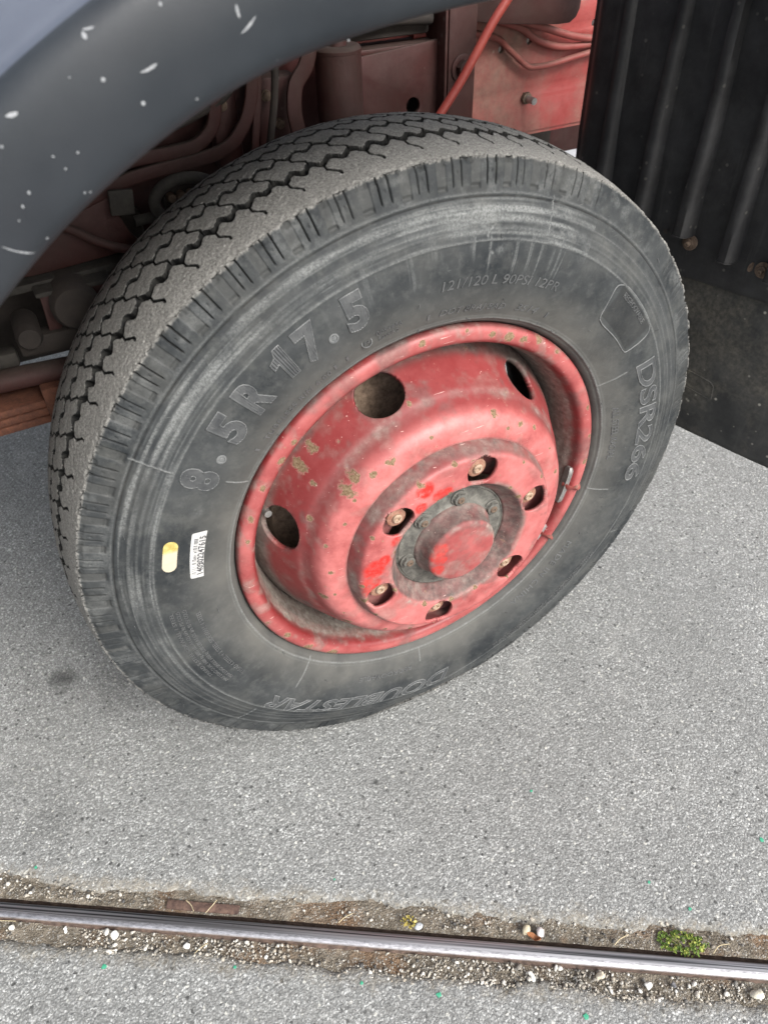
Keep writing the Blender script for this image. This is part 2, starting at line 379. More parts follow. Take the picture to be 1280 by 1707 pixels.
MA = m_asphalt(); MD = m_dirt(); MG = m_stone('gravel', True); MS = m_stone('stone')
MT = m_tyre()
ML_HI = m_letter('letter_edge', (.085, .09, .092), (.185, .19, .188)); ML_MID = m_letter('small_letter', (.055, .058, .06), (.115, .118, .118)); ML_LO = m_letter('letter_face', (.036, .039, .042), (.090, .093, .094))
MP = m_paint('wheel_paint', (.160, .018, .0185), (.220, .032, .032), fresh=(.46, .020, .015))
MPD = m_paint('shaded_chassis_paint', (.036, .0085, .0075), (.060, .015, .013), dirt=(.028, .021, .017), grime_amt=.6, chips=False, rough=.5)  # red made much darker: the wheel-well shade is put into the colour
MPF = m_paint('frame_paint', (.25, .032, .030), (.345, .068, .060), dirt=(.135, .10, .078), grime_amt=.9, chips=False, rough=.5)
MHOSE = m_simple('red_hose', (.25, .034, .026), (.34, .062, .045), .5, scale=30)
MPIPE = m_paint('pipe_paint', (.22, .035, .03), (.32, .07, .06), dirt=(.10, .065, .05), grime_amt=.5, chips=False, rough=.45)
MRUST = m_simple('rusty_steel', (.07, .026, .016), (.17, .065, .036), .85, scale=140)
MNUT = m_simple('nut_paint', (.22, .075, .05), (.36, .23, .16), .55, .1, scale=120)
MSTUD = m_simple('stud_steel', (.26, .17, .11), (.52, .40, .30), .5, .2, scale=200)
MHUB = m_simple('greasy_hub', (.035, .034, .031), (.165, .16, .14), .7, .0, scale=75, bump=.0015)
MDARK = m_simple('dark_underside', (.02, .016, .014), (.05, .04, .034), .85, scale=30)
MBOLT = m_simple('dirty_bolt', (.075, .048, .034), (.20, .145, .105), .75, .2, scale=160)
MSTEEL = m_simple('zinc_steel', (.3, .29, .28), (.5, .49, .47), .45, .8, scale=120)
MGREY = m_simple('dusty_rubber', (.022, .020, .018), (.058, .052, .044), .8, scale=60)
MDRUM = m_simple('dusty_drum', (.11, .075, .05), (.30, .215, .155), .9, scale=160)
MRAIL = m_rail(); MFEN = m_plastic()
MMUD = m_black('mudguard_plastic', mud=.08); MFLAP = m_black('flap_rubber', (.024, .025, .025), (.065, .064, .060), mud=.98, rough=.7)
MWHITE = m_simple('label_paper', (.42, .42, .41), (.52, .52, .51), .6, scale=300, bump=.0001)
MINK = m_simple('label_ink', (.03, .03, .035), (.09, .09, .09), .6, scale=300, bump=.0001)
_M = Mt('yellow_paper', .7); _z = _M.math('ADD', _M.sep()[2], _M.math('MULTIPLY', _M.noise(60, 4), .008))
_M.col(_M.mix(_M.rng(_z, .0925, .0965), _M.mix(_M.noise(160, 5), (.42, .36, .27), (.52, .47, .36)), _M.mix(_M.rng(_M.noise(220, 5), .35, .65), (.34, .27, .07), (.52, .44, .16)))); MYEL = _M.m
MCHIP = m_simple('scratched_white', (.13, .14, .15), (.36, .37, .38), .6, scale=500)

# ------------------------------------------------------------------ ground, rail bed
RA = Vector((-.623, -.032, 0)); RT = Vector((.85139721, -.52452149, 0)); RN = Vector((.52452149, .85139721, 0))
def rw(t, n, z=0): return RA+RT*t+RN*n+Vector((0, 0, z))
def struct(o): o['kind'] = 'structure'; return o
me = raw_mesh('ground', [(-150, -150, -.03), (150, -150, -.03), (150, 150, -.03), (-150, 150, -.03)], [(0, 1, 2, 3)])
struct(link('ground', me, MD))
ts = np.concatenate([-np.geomspace(60, .55, 14), np.arange(-.5, 1.7, .004), np.geomspace(1.75, 60, 14)])
def asphalt(sign, base):
    P3 = np.stack([ts, ts*0, ts*0], 1)
    e = base + .016*(fbm(P3, 9, 3+sign, 3)-.5)+.012*(fbm(P3, 45, 9+sign, 3)-.5)
    e = np.where(np.abs(ts-.6) > 1.3, base, e)
    rows = [(e*1., -.022), (e+sign*.003, -.004), (e+sign*.009, -.0008), (e+sign*.016, 0*e)]
    for d in (.03, .3, 2, 12, 90): rows.append((e*0+base+sign*d if d > .05 else e+sign*d, 0*e))
    V = np.zeros((len(ts), len(rows), 3))
    for j, (nn, zz) in enumerate(rows):
        for a in range(3): V[:, j, a] = RA[a]+RT[a]*ts+RN[a]*nn
        V[:, j, 2] = zz
    me = raw_mesh('asphalt', V.reshape(-1, 3), grid_faces(len(ts), len(rows), flip=(sign < 0)))
    return struct(link('asphalt', me, MA))
as_far = asphalt(1, .044); as_near = asphalt(-1, -.021)
def dirt(n0, n1, s):
    t = np.arange(-.7, 1.9, .003); nn = np.linspace(n0, n1, max(8, int(abs(n1-n0)/.0022)))
    T, N = np.meshgrid(t, nn, indexing='ij'); P = np.stack([T, N, T*0], -1)
    z = -.0045+.0065*(fbm(P, 22, s, 4)-.45)+.004*(fbm(P, 120, s+5, 3)-.5)
    V = np.stack([RA[0]+RT[0]*T+RN[0]*N, RA[1]+RT[1]*T+RN[1]*N, z], -1)
    me = raw_mesh('dirt_strip', V.reshape(-1, 3), grid_faces(*T.shape)); return struct(link('dirt_strip', me, MD))
dirt(.0238, .085, 31); dirt(-.07, -.0015, 57)
me = raw_mesh('sunlit_ground', [(-8, 1.72, .004), (30, 1.72, .004), (30, 9, .004), (-8, 9, .004), (-8, 1.72, -.03), (30, 1.72, -.03)], [(0, 1, 2, 3), (4, 5, 1, 0)])
struct(link('sunlit_ground', me, m_simple('sunlit_ground_tint', (.40, .41, .43), (.50, .51, .53), .9, scale=20), smooth=False))  # sunlit ground past the truck; its brightness is painted as a pale slab
# gravel
def ico(sub):
    bm = bmesh.new(); bmesh.ops.create_icosphere(bm, subdivisions=sub, radius=1)
    v = np.array([x.co[:] for x in bm.verts]); f = np.array([[q.index for q in p.verts] for p in bm.faces]); bm.free(); return v, f
iv, jf = ico(1)
def rock(v, s, seed):
    rs = np.random.RandomState(seed); k = s*np.array([1+.35*rs.randn(), 1+.3*rs.randn(), .7+.12*rs.randn()]).clip(.45, 1.6)
    p = v*(1+.5*(vnoise(v, 1.3, seed)-.5)[:, None])*k
    A = np.array(Euler((rs.rand()*6, rs.rand()*.6, rs.rand()*6)).to_matrix()); return p@A.T
rs = np.random.RandomState(3); VV = []; FF = []; TN = []; off = 0
def scat(cnt, nlo, nhi, smin, smax, pw, whites):
    global off
    done = 0
    while done < cnt:
        t = rs.uniform(-.3, 1.45); n = rs.uniform(nlo, nhi)
        if vnoise(np.array([[t, n*2, 0]]), 14, 4)[0] < rs.uniform(.25, .75): continue
        s = smin+(smax-smin)*rs.rand()**pw; p = rock(iv, s, rs.randint(1e6)); c = rw(t, n, -.0025+s*.35)
        VV.append(p+np.array(c)); FF.append(jf+off); off += len(iv)
        TN.append(np.full(len(iv), np.clip(rs.normal(whites, .25), 0, 1))); done += 1
scat(5600, -.033, -.003, .0005, .0022, 2.6, .42); scat(2200, .028, .058, .0005, .0022, 2.8, .36)
scat(110, -.028, -.003, .0020, .0036, 1.5, .62); scat(45, .029, .05, .002, .0036, 1.5, .55)
scat(500, -.05, -.025, .0006, .0018, 2, .5); scat(300, .05, .09, .0005, .0016, 2, .5)
me = raw_mesh('gravel', np.concatenate(VV), np.concatenate(FF)); attr(me, 'tone', np.concatenate(TN))
go = link('gravel', me, MG, smooth=False); tag(go, 'loose fine gravel scattered in the dirt along both sides of the rail', 'gravel', kind='stuff')
# rail
prof = [(-.030, -.10), (-.012, -.10), (-.010, -.02), (-.0035, -.017), (-.0025, -.006), (-.0022, -.0045), (.0003, -.0042), (.0006, -.001), (.0014, .0003), (.0030, .0014), (.0056, .0021), (.010, .0024), (.0155, .0022), (.0172, .0015), (.0182, -.0004), (.0186, -.006), (.0187, -.012), (.0195, -.0150), (.0262, -.0155), (.0268, -.012), (.030, -.012), (.034, -.10)]
xs = np.concatenate([[-30, -8, -2], np.arange(-.6, 1.8, .02), [3, 9, 30]])
V = np.zeros((len(xs), len(prof), 3)); pr = np.array(prof)
V[..., 0] = xs[:, None]; V[..., 1] = pr[None, :, 0]; V[..., 2] = pr[None, :, 1]
me = raw_mesh('rail', V.reshape(-1, 3), grid_faces(len(xs), len(prof), flip=True))
rail = auto(link('rail', me, MRAIL), 30)
rail.location = RA; rail.rotation_euler = (0, 0, math.atan2(RT.y, RT.x))
tag(rail, 'worn steel rail with a polished head sunk in the asphalt', 'rail')
# single stones
iv2, jf2 = ico(3)
stones = [(.152, -.010, .0095, (.78, .77, .72), 'largest white round stone just below the left end of the rail'),
 (.243, -.0135, .0055, (.74, .73, .70), 'small white oval pebble below the rail, right of the largest white stone'),
 (.665, .031, .0085, (.58, .53, .52), 'pinkish grey angular stone above the rail beside a dry leaf'),
 (.649, .0335, .0072, (.52, .46, .33), 'tan pointed stone above the rail, left of the pinkish grey stone'),
 (.652, -.0150, .0062, (.74, .72, .66), 'white angular stone below the rail, under the dry leaf'),
 (.905, -.0145, .0080, (.66, .62, .50), 'cream stone at the right edge of the picture below the rail'),
 (.731, -.0085, .0058, (.60, .54, .42), 'beige stone below the rail between the dry leaf and the green weed'),
 (.520, .0275, .0058, (.50, .53, .56), 'bluish grey pebble beside the yellow moss above the rail'),
 (.812, -.0120, .0064, (.12, .12, .13), 'dark grey stone among the white gravel below the green weed'),
 (.022, -.0095, .0060, (.70, .68, .62), 'off white pebble below the far left end of the rail'),
 (.089, -.0080, .0055, (.66, .66, .64), 'pale grey pebble between the far left end and the largest white stone'),
 (.784, -.0145, .0062, (.76, .75, .70), 'white rounded stone below the rail, left of the dark grey stone')]
for i, (t, n, s, c, lb) in enumerate(stones):
    p = rock(iv2, s*.72, 40+i); p = p+.75*s*(vnoise(p/s, 1.1, 60+i)-.5)[:, None]*p/np.linalg.norm(p, axis=1)[:, None]; p = p+.16*s*(fbm(p, 1.6/s*.5, 80+i, 3)-.5)[:, None]*p/np.linalg.norm(p, axis=1)[:, None]
    o = link('stone', raw_mesh('stone', p, jf2), MS); o.location = rw(t, n, .001+s*.15); o.color = (*c, 1)
    tag(o, lb, 'stone', 'loose stones beside the rail')
# rusty plate in the dirt
bm = bmesh.new()
o = box('rusty_plate', (-.046, -.0055, -.002), (.046, .0055, .0015), m_simple('maroon_rust', (.035, .018, .016), (.16, .10, .075), .9, scale=110, bump=.0015), bev=.0012)
o.location = rw(.25, .0315, -.0022); o.rotation_euler = (.05, .02, math.atan2(RT.y, RT.x))
tag(o, 'flat rusty brown steel plate half buried in dirt against the rail', 'metal plate')
# dry leaf
MLEAF = m_simple('dry_leaf', (.22, .08, .03), (.40, .18, .08), .7, scale=200)
MSTRAW = m_simple('straw', (.42, .34, .20), (.58, .50, .33), .8, scale=300)
U = np.linspace(-1, 1, 13); Wd = np.linspace(-1, 1, 9); A, B = np.meshgrid(U, Wd, indexing='ij')
V = np.stack([A*.0085, B*.0036*np.sqrt(np.clip(1-A**2, 0.02, 1)), .004*np.abs(B)**1.5+.003*A**2+.001*np.sin(A*5)], -1)
o = link('dry_leaf', raw_mesh('dry_leaf', V.reshape(-1, 3), grid_faces(13, 9)), MLEAF); o.location = rw(.657, .0245, .001); o.rotation_euler = (.2, .1, 2.2)
tag(o, 'curled reddish brown dry leaf lying beside the tan and pinkish stones', 'leaf')
def straw(t, n, ang, L, lb, bend=.15):
    c = rw(t, n, .003); d = RT*math.cos(ang)+RN*math.sin(ang); q = RT*-math.sin(ang)+RN*math.cos(ang)
    pts = [c-d*L/2, c+q*L*bend*.5, c+d*L/2+Vector((0, 0, .002))]
    o = tube('straw', [tuple(p) for p in pts], .0005, MSTRAW, seg=5, smooth_n=5); tag(o, lb, 'straw', 'dry straws by the rail')
straw(.235, .030, -.75, .018, 'curved pale straw lying across the rusty plate'); straw(.262, .031, .95, .019, 'straight pale straw leaning over the right part of the rusty plate', .02)
straw(.0, -.005, .05, .05, 'long yellow straw along the far left end of the rail', .03); straw(.76, .03, .6, .022, 'bent straw above the rail left of the green weed')
straw(.875, .029, .5, .024, 'pale curled straw above the rail right of the green weed', .3); straw(.43, .030, .6, .02, 'short straw above the rail left of the yellow moss')
straw(.262, -.016, .7, .018, 'thin straw below the rail beside the small white pebble')
# green weed and yellow moss
def m_leaf(name, a, b, c2):
    M = Mt(name, .6, spec=.25); M.col(M.ramp(M.attr('tone'), [(0, a), (.5, b), (1, c2)])); M.b.inputs['Subsurface Weight'].default_value = 0; return M.m
def herb(name, loc, rx, ry, h, cnt, ls, mat, seed, label, cat):
    root = thing(name, label, cat, loc); rr = random.Random(seed); V = []; F = []; TT = []
    sv = []; sf = []
    for i in range(cnt):
        a = rr.uniform(0, 2*PI); q = math.sqrt(rr.random())
        if rr.random() < .5: q = q*.6+.35
        q = q if rr.random() < .8 else q*1.18
        x, y = math.cos(a)*q*rx, math.sin(a)*q*ry
        if cnt > 100 and math.sin(x*420+1.3)*math.sin(y*520+.6) < -.35: continue
        if cnt < 100 and math.sin(x*900)*math.sin(y*800) < -.2: continue
        z = h*(1-.7*q*q)*rr.uniform(.3, 1)
        s = ls*rr.uniform(.6, 1.3); M = Euler((rr.uniform(-.8, .8), rr.uniform(-.8, .8), rr.uniform(0, 6.3))).to_matrix(); b = len(V)
        for (u, v, k) in [(-1, 0, 0), (-.4, .5, .12), (.4, .52, .15), (1, 0, .05), (.4, -.52, .15), (-.4, -.5, .12), (0, 0, -.05)]:
            V.append(tuple(M@Vector((u*s, v*s, k*s))+Vector((x, y, z))))
        F += [(b+6, b+k, b+(k+1) % 6) for k in range(6)]; TT += [rr.random()]*7
        if i % 4 == 0:
            b = len(sv); sv += [(x*.3, y*.3, -.002), (x*.3+.0006, y*.3, -.002), (x, y, z), (x+.0005, y+.0003, z)]; sf += [(b, b+1, b+3, b+2)]
    me = raw_mesh('foliage', V, F); attr(me, 'tone', TT); o = link('foliage', me, mat, root); o['kind'] = 'stuff'
    me = raw_mesh('stem', sv, sf); link('stem', me, MSTEM, root)
    root.rotation_euler = (0, 0, math.atan2(RT.y, RT.x)); return root
MSTEM = m_simple('weed_stem', (.10, .12, .03), (.2, .18, .06), .6)
MWEED = m_leaf('weed_leaf', (.045, .085, .016), (.11, .175, .03), (.34, .36, .08))
MMOSS = m_leaf('moss_leaf', (.20, .15, .03), (.34, .27, .06), (.48, .42, .14))
herb('weed', tuple(rw(.832, .033, 0)), .0275, .0125, .0070, 460, .0021, MWEED, 5, 'small bright green weed growing from the dirt above the rail', 'weed')
herb('moss', tuple(rw(.508, .032, 0)), .009, .007, .007, 70, .0019, MMOSS, 8, 'tiny yellow moss tuft beside the bluish pebble above the rail', 'moss')
# specks of green paint on the asphalt
MGRN = m_simple('green_paint', (.02, .26, .14), (.08, .38, .24), .7, scale=300)
for (t, n, s) in [(.710, -.051, .0058), (.546, -.042, .0045), (.457, -.037, .0035), (.151, -.043, .0045), (.306, -.032, .003), (.849, .072, .003), (.666, .211, .003), (.96, .165, .0045), (.805, .10, .003), (.02, .062, .003), (.41,.075,.0026)]:
    V = [(0, 0, 0)]; k = 12
    for i in range(k):
        r = .8*s*rnd.uniform(.5, 1.05); V.append((r*math.cos(2*PI*i/k), r*math.sin(2*PI*i/k), -.0003))
    me = bpy.data.meshes.new('paint_speck'); me.from_pydata(V, [], [(0, 1+i, 1+(i+1) % k) for i in range(k)])
    o = link('paint_speck', me, MGRN, as_far if n > 0 else as_near); o.location = rw(t, n, .0014)

# ------------------------------------------------------------------ the truck
truck = thing('truck', 'red truck with scuffed grey fender, ribbed black mudguard and one grey tyred wheel in view', 'truck', (0, 0, 0))
wheel = thing('wheel', parent=truck, loc=(0, 0, ZC))

# ---- tyre surface
NODES = np.array([74.7, 79.2, 84.7, 89.8, 95.1, 100.9, 105.9, 111.3, 116.3, 121.5, 127.3, 133.2, 138.2, 142.7, 148.2, 154.0, 159.1, 164.1, 169.5, 175.4, 181.0])+1.1
ext_lo = NODES[0]-5.45*np.arange(40, 0, -1); ext_hi = NODES[-1]+5.5*np.arange(1, 41)
ND = np.concatenate([ext_lo, NODES, ext_hi]); NI = np.arange(len(ND))-40.0
def pitch_u(deg): return np.interp(deg, ND, NI)
OC = -.083
side_pts = catmull([(.232, -.012), (.2362, -.006), (.2385, .000), (.243, .0055), (.252, .0105), (.268, .0160), (.288, .0196), (.308, .0202), (.328, .0172), (.346, .0115), (.360, .0058), (.372, .0022), (.384, -.0012), (.3905, -.0042)], 40)
def side_o(r): return np.interp(r, side_pts[:, 0], side_pts[:, 1])
def squash(r, ph, o, tread=None):
    s = np.sin(ph); lim = np.where(s < -.5, (ZC-.0012)/np.clip(-s, .3, 1), 9.)
    k = np.clip((lim-.332)/(.401-.332), 0, 1); r2 = np.where(r > .332, .332+(r-.332)*k, r)
    d = np.degrees((ph+PI/2+PI) % (2*PI)-PI); g = np.exp(-(d/15)**2)
    o2 = o+g*.0055*np.exp(-((r-.345)/.035)**2)*np.where(o > OC, 1, -1)
    if tread is not None:
        r2 = np.where(tread, r2*(1-np.exp(-(d/11)**2))+np.minimum(lim, r2+.02)*np.exp(-(d/11)**2), r2)
    r2 = np.minimum(r2, lim)
    return r2, o2
def wp(r, ph, o):
    return np.stack([r*np.cos(ph), -o, r*np.sin(ph)], -1)
# profile samples (s along the section)
sd_len = np.concatenate([[0], np.cumsum(np.linalg.norm(np.diff(side_pts, axis=0), axis=1))])
def resample(P, step):
    L = np.concatenate([[0], np.cumsum(np.linalg.norm(np.diff(P, axis=0), axis=1))]); n = max(3, int(L[-1]/step)+1)
    q = np.linspace(0, L[-1], n); return np.stack([np.interp(q, L, P[:, 0]), np.interp(q, L, P[:, 1])], 1)
sp = resample(side_pts, .00115)
o_t = np.linspace(-.0045, -.166, 205)
tp = np.stack([.401-1.64*(o_t-OC)**2, o_t], 1); tp[0] = (.3912, -.0046)
inner = resample(catmull([(.388, -.170), (.378, -.1735), (.34, -.185), (.31, -.187), (.27, -.181), (.24, -.168), (.23, -.155)], 10), .01)
PR = np.concatenate([sp[:-1], tp, inner]); zone = np.concatenate([np.zeros(len(sp)-1), np.ones(len(tp)), np.full(len(inner), 2)])
tan = np.gradient(PR, axis=0); tan /= np.linalg.norm(tan, axis=1)[:, None]
nrm = np.stack([-tan[:, 1], tan[:, 0]], 1)          # outward in (r, o)
nrm = np.where(((nrm*(PR-np.array([.31, OC]))).sum(1) < 0)[:, None], -nrm, nrm)
ph_deg = np.concatenate([np.arange(60, 190, .1), np.arange(190, 420, .2)])
ph = np.radians(ph_deg)
PHD, _ = np.meshgrid(ph_deg, np.zeros(len(PR)), indexing='ij'); PHR = np.radians(PHD)
Rr = np.broadcast_to(PR[:, 0], PHD.shape).copy(); Oo = np.broadcast_to(PR[:, 1], PHD.shape).copy(); Zn = np.broadcast_to(zone, PHD.shape)
Uu = pitch_u(PHD); plen = .0385
P3 = np.stack([Rr*np.cos(PHR), -Oo, Rr*np.sin(PHR)], -1)
depth = np.zeros(PHD.shape)
def tri(x): return np.abs((x % 1.0)-.5)*2          # 1 at integer, 0 at half
def wave(u): t = tri(u*2); return -.0072*(1-sstep(.08, .92, t))
T1 = (Zn == 1)
for b, wd, dp in [(-.0435, .0078, .0105), (-.0803, .0050, .0075), (-.1140, .0048, .007), (-.1470, .0045, .007)]:
    near = b+wave(Uu)+.0003*np.sin(PHD*1.7); far = b+wave(Uu+.02)-wd
    jit = .0006*(vnoise(P3, 350, 5)-.5)
    m = sstep(far-.0004, far+.0009, Oo+jit)*(1-sstep(near-.0009, near+.0004, Oo+jit))
    depth = np.maximum(depth, np.where(T1, m*dp, 0))
def seg_d(o, u, o0, u0, o1, u1):
    x, y = o, u*plen; x0, y0, x1, y1 = o0, u0*plen, o1, u1*plen
    dx, dy = x1-x0, y1-y0; t = np.clip(((x-x0)*dx+(y-y0)*dy)/(dx*dx+dy*dy), 0, 1)
    return np.hypot(x-x0-t*dx, y-y0-t*dy)
ff = ((Uu+.5) % 1.0)-.5                              # around the junction
ff2 = (Uu % 1.0)-.5
ff_l = ((Uu+.35) % 1.0)-.35-.0                        # range -.35 .. .65
def sipe(pts, du):
    global depth
    u = ((Uu-du+.62) % 1.0)-.62
    d = np.full(u.shape, 1.)
    for (a, b) in zip(pts[:-1], pts[1:]): d = np.minimum(d, seg_d(Oo, u, a[0], a[1], b[0], b[1]))
    depth = np.maximum(depth, np.where(T1, .0042*(1-sstep(.0003, .00085, d)), 0))
sipe([(-.0433, 0), (-.0370, 0), (-.0278, -.2), (-.0243, -.2)], 0)
sipe([(-.0797, 0), (-.0735, 0), (-.0633, -.26), (-.0540, -.26)], .5)
sipe([(-.1139, 0), (-.1076, 0), (-.0979, -.26), (-.0880, -.26)], 0)
sipe([(-.1470, 0), (-.1410, 0), (-.1310, -.26), (-.1210, -.26)], .5)
# shoulder slits and pockets
S0 = (Zn == 0); us = pitch_u(PHD)-.2
def slit(c):
    u = ((us-c+.5) % 1.0)-.5
    return (1-sstep(.0003, .0010, np.abs(u)*plen))*sstep(.3675, .3705, Rr)
rag = .0012*(fbm(P3, 260, 11, 3)-.5)
depth = np.maximum(depth, np.where(S0, .0032*np.maximum(slit(-.13), slit(.125)), 0))
up_ = ((us-.46+.5) % 1.0)-.5
pk = (1-sstep(.125, .15, np.abs(up_)))*sstep(.3655, .3675, Rr)*(.25+.75*sstep(56, 68, PHD)*(1-sstep(176, 192, PHD)))
depth = np.maximum(depth, np.where(S0, pk*(.0009+.0016*(1-sstep(.369, .3712, Rr))), 0))
dimple = (1-sstep(.0007, .0013, np.hypot((((us-.0+.25) % .5)-.25)*plen, Rr-.3795)))
depth = np.maximum(depth, np.where(S0, dimple*.0012, 0))
# circumferential lines on the side
wob = .0006*(fbm(np.stack([PHR*4, PHR*0, PHR*0], -1), 4, 21, 3)-.5)
def line(r0, wdt): return np.exp(-((Rr+wob-r0)/wdt)**2)
depth = depth+np.where(S0, .0011*line(.3600, .0007)-.0006*line(.3625, .0008)-.0004*line(.3585, .0007)-.0009*line(.3480, .0008)-.0006*line(.3400, .0016)-.0006*line(.3345, .0014)-.0011*line(.3255, .0012)
   - .0010*line(.2455, .0011)-.0004*line(.2480, .0008)+.0004*line(.2425, .0008), 0)
# radial mould seams
for deg, r0, r1 in [(147.2, .325, .366), (147, .246, .276), (26, .243, .282), (-13.5, .244, .276), (-94, .244, .268), (-135, .24, .285), (-140, .33, .365), (70, .33, .366), (-28, .33, .36), (60, .29, .30)]:
    dd = ((PHD-deg+180) % 360-180)*PI/180*Rr+.0012*(vnoise(P3, 60, 41)-.5)
    depth = depth-np.where(S0, .0009*np.exp(-(dd/.0007)**2)*sstep(r0, r0+.003, Rr)*(1-sstep(r1-.003, r1, Rr)), 0)
# ragged worn edge, general unevenness
edge = np.exp(-((Oo-(-.004))/.004)**2)*(Rr > .386)
depth = depth+edge*.0022*np.clip(fbm(P3, 170, 61, 4)-.42, 0, 1)*3
depth = depth+.0009*(fbm(P3, 45, 71, 3)-.5)+np.where(T1, .0009*(fbm(P3, 420, 77, 2)-.5), .00025*(fbm(P3, 300, 79, 2)-.5))
wornm = np.where(T1, 1., 0.)*(1-sstep(.0008, .0016, depth))
wornm = np.maximum(wornm, np.where(S0, sstep(.3885, .3905, Rr+rag*2), 0)*(depth < .0012))
dd_ = depth.copy()
for sh_ in ((1, 0), (-1, 0), (0, 1), (0, -1)): dd_ = np.maximum(dd_, np.roll(depth, sh_, (0, 1)))
dd_ = np.where(T1, dd_, depth)
wornm = np.where(T1, 1-sstep(.0012, .0026, dd_), wornm)
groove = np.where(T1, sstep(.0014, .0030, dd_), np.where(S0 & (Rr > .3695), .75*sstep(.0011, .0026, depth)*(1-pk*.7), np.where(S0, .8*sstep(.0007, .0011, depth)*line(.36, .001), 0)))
streak = fbm(np.stack([PHR*3.0, Rr*260, Oo*0], -1), 1.0, 91, 4)
patch = fbm(P3, 16, 95, 4)
scuff = np.where(S0, sstep(.45, .75, streak*.65+patch*.45)*sstep(.322, .328, Rr)*(1-sstep(.357, .3595, Rr)), 0)
scuff = scuff*np.clip(.15+sstep(40, 70, PHD)*(1-sstep(176, 215, PHD))*.85, 0, 1)
ridge = np.maximum.reduce([.75*line(.3255, .0010), .45*line(.3480, .0008), .5*line(.3625, .0009), .35*line(.3400, .0010), .30*line(.3345, .0010), .85*line(.2455, .0011), .30*line(.2490, .0007)])
scuff = np.maximum(scuff, np.where(S0, ridge*(.35+.9*fbm(P3, 60, 99, 4)), 0))
for deg, r0, r1 in [(147.2, .325, .366), (147, .246, .276), (26, .243, .282), (-13.5, .244, .276), (-94, .244, .268), (-135, .24, .285), (-140, .33, .365), (70, .33, .366), (-28, .33, .36)]:
    dd = ((PHD-deg+180) % 360-180)*PI/180*Rr+.0012*(vnoise(P3, 60, 41)-.5)
    scuff = np.maximum(scuff, np.where(S0, .9*np.exp(-(dd/.0009)**2)*sstep(r0, r0+.003, Rr)*(1-sstep(r1-.003, r1, Rr)), 0))
# a crescent rub mark over the load index
ca, cr = (PHD-81.0)*PI/180*.318, Rr-.3215
scuff = np.maximum(scuff, np.where(S0, .95*np.exp(-((np.hypot(ca+.006, cr-.004)-.0125)/.0016)**2)*sstep(0, .004, ca+.004)*sstep(.35, .5, fbm(P3, 150, 98, 3)), 0))
# rubbed spots high on the side wall
for dg, r, sa, sr, amt in [(57, .331, 5, .010, .55), (79.5, .318, 1.2, .004, .6), (154, .2915, 1.2, .005, .35), (66, .338, 6, .004, .6), (83, .338, 4, .003, .7), (160, .3275, 5, .0016, .8), (172, .330, 6, .002, .4), (105, .312, 8, .004, .12)]:
    q = np.exp(-(((PHD-dg)/sa)**2+((Rr-r)/sr)**2)); scuff = np.maximum(scuff, np.where(S0, q*amt*sstep(.3, .6, fbm(P3, 120, 97, 4)), 0))
scuff = np.maximum(scuff, np.where(S0 & (Rr > .362) & (Rr < .39), .28*sstep(.5, .68, fbm(P3, 55, 101, 4))*(depth < .0012), 0))
rad = fbm(np.stack([PHR*95, Rr*9, PHR*0], -1), 1.0, 111, 4)
scuff = np.maximum(scuff, np.where(S0, .5*sstep(.54, .72, rad)*np.exp(-((PHD-78)/28)**2)*sstep(.288, .305, Rr)*(1-sstep(.330, .34, Rr))*sstep(.42, .6, fbm(P3, 28, 113, 3)), 0))
dust = np.where(S0, (1-sstep(.245, .30, Rr))*.75+.25*sstep(.45, .7, fbm(P3, 22, 103, 4)), .2)
dust = np.clip(dust*(.55+.7*fbm(P3, 30, 107, 3)), 0, 1)
dust = np.where(pk > .5, np.maximum(dust, .25*S0), dust)
pan = np.where(S0, sstep(32.8, 33.8, PHD % 360)*(1-sstep(46.8, 47.6, PHD % 360))*sstep(.286, .2875, Rr)*(1-sstep(.323, .3245, Rr)), 0)
groove = np.maximum(groove, .42*pan); dust = dust*(1-.7*pan); scuff = scuff*(1-.6*pan)
Rn = Rr-depth*nrm[None, :, 0]; On = Oo-depth*nrm[None, :, 1]
Rn, On = squash(Rn, PHR, On, T1)
V = wp(Rn, PHR, On)
me = raw_mesh('tyre', V.reshape(-1, 3), grid_faces(len(ph), len(PR), cu=True, flip=True))
for k, a in (('tread', wornm), ('scuff', scuff), ('groove', groove), ('dust', dust)): attr(me, k, a)
tyre = link('tyre', me, MT, wheel)
del P3, depth, Rr, Oo

# ---- lettering on the side wall
def bend(me, x0, w, ph0, ph1, rb, hgt, cap, zf, lift):
    n = len(me.vertices); co = np.empty(n*3, np.float32); me.vertices.foreach_get('co', co); co = co.reshape(-1, 3).astype(float)
    a = np.radians(ph0+(co[:, 0]-x0)/w*(ph1-ph0)); r = rb+co[:, 1]/cap*hgt
    o = side_o(r); r2, o2 = squash(r, a, o)
    me.vertices.foreach_set('co', wp(r2, a, o2+lift+co[:, 2]*zf).astype(np.float32).ravel()); me.update()
def slices(me, axis, step, lo, hi):
    bm = bmesh.new(); bm.from_mesh(me)
    for q in np.arange(lo+step*.37, hi, step):
        p = [0, 0, 0]; p[axis] = q; nn = [0, 0, 0]; nn[axis] = 1
        bmesh.ops.bisect_plane(bm, geom=bm.verts[:]+bm.edges[:]+bm.faces[:], plane_co=p, plane_no=nn, dist=1e-6)
    bm.to_mesh(me); bm.free()
def txt(body, shear=0., bold=0., outline=0., extrude=0., space=1.):
    cu = bpy.data.curves.new('tmp', 'FONT'); cu.body = body; cu.size = 1; cu.shear = shear; cu.offset = bold; cu.space_character = space
    cu.resolution_u = 4
    if outline: cu.fill_mode = 'NONE'; cu.bevel_depth = outline; cu.bevel_resolution = 0
    else: cu.fill_mode = 'BOTH'; cu.extrude = extrude
    return curve_mesh(cu, 'lettering')
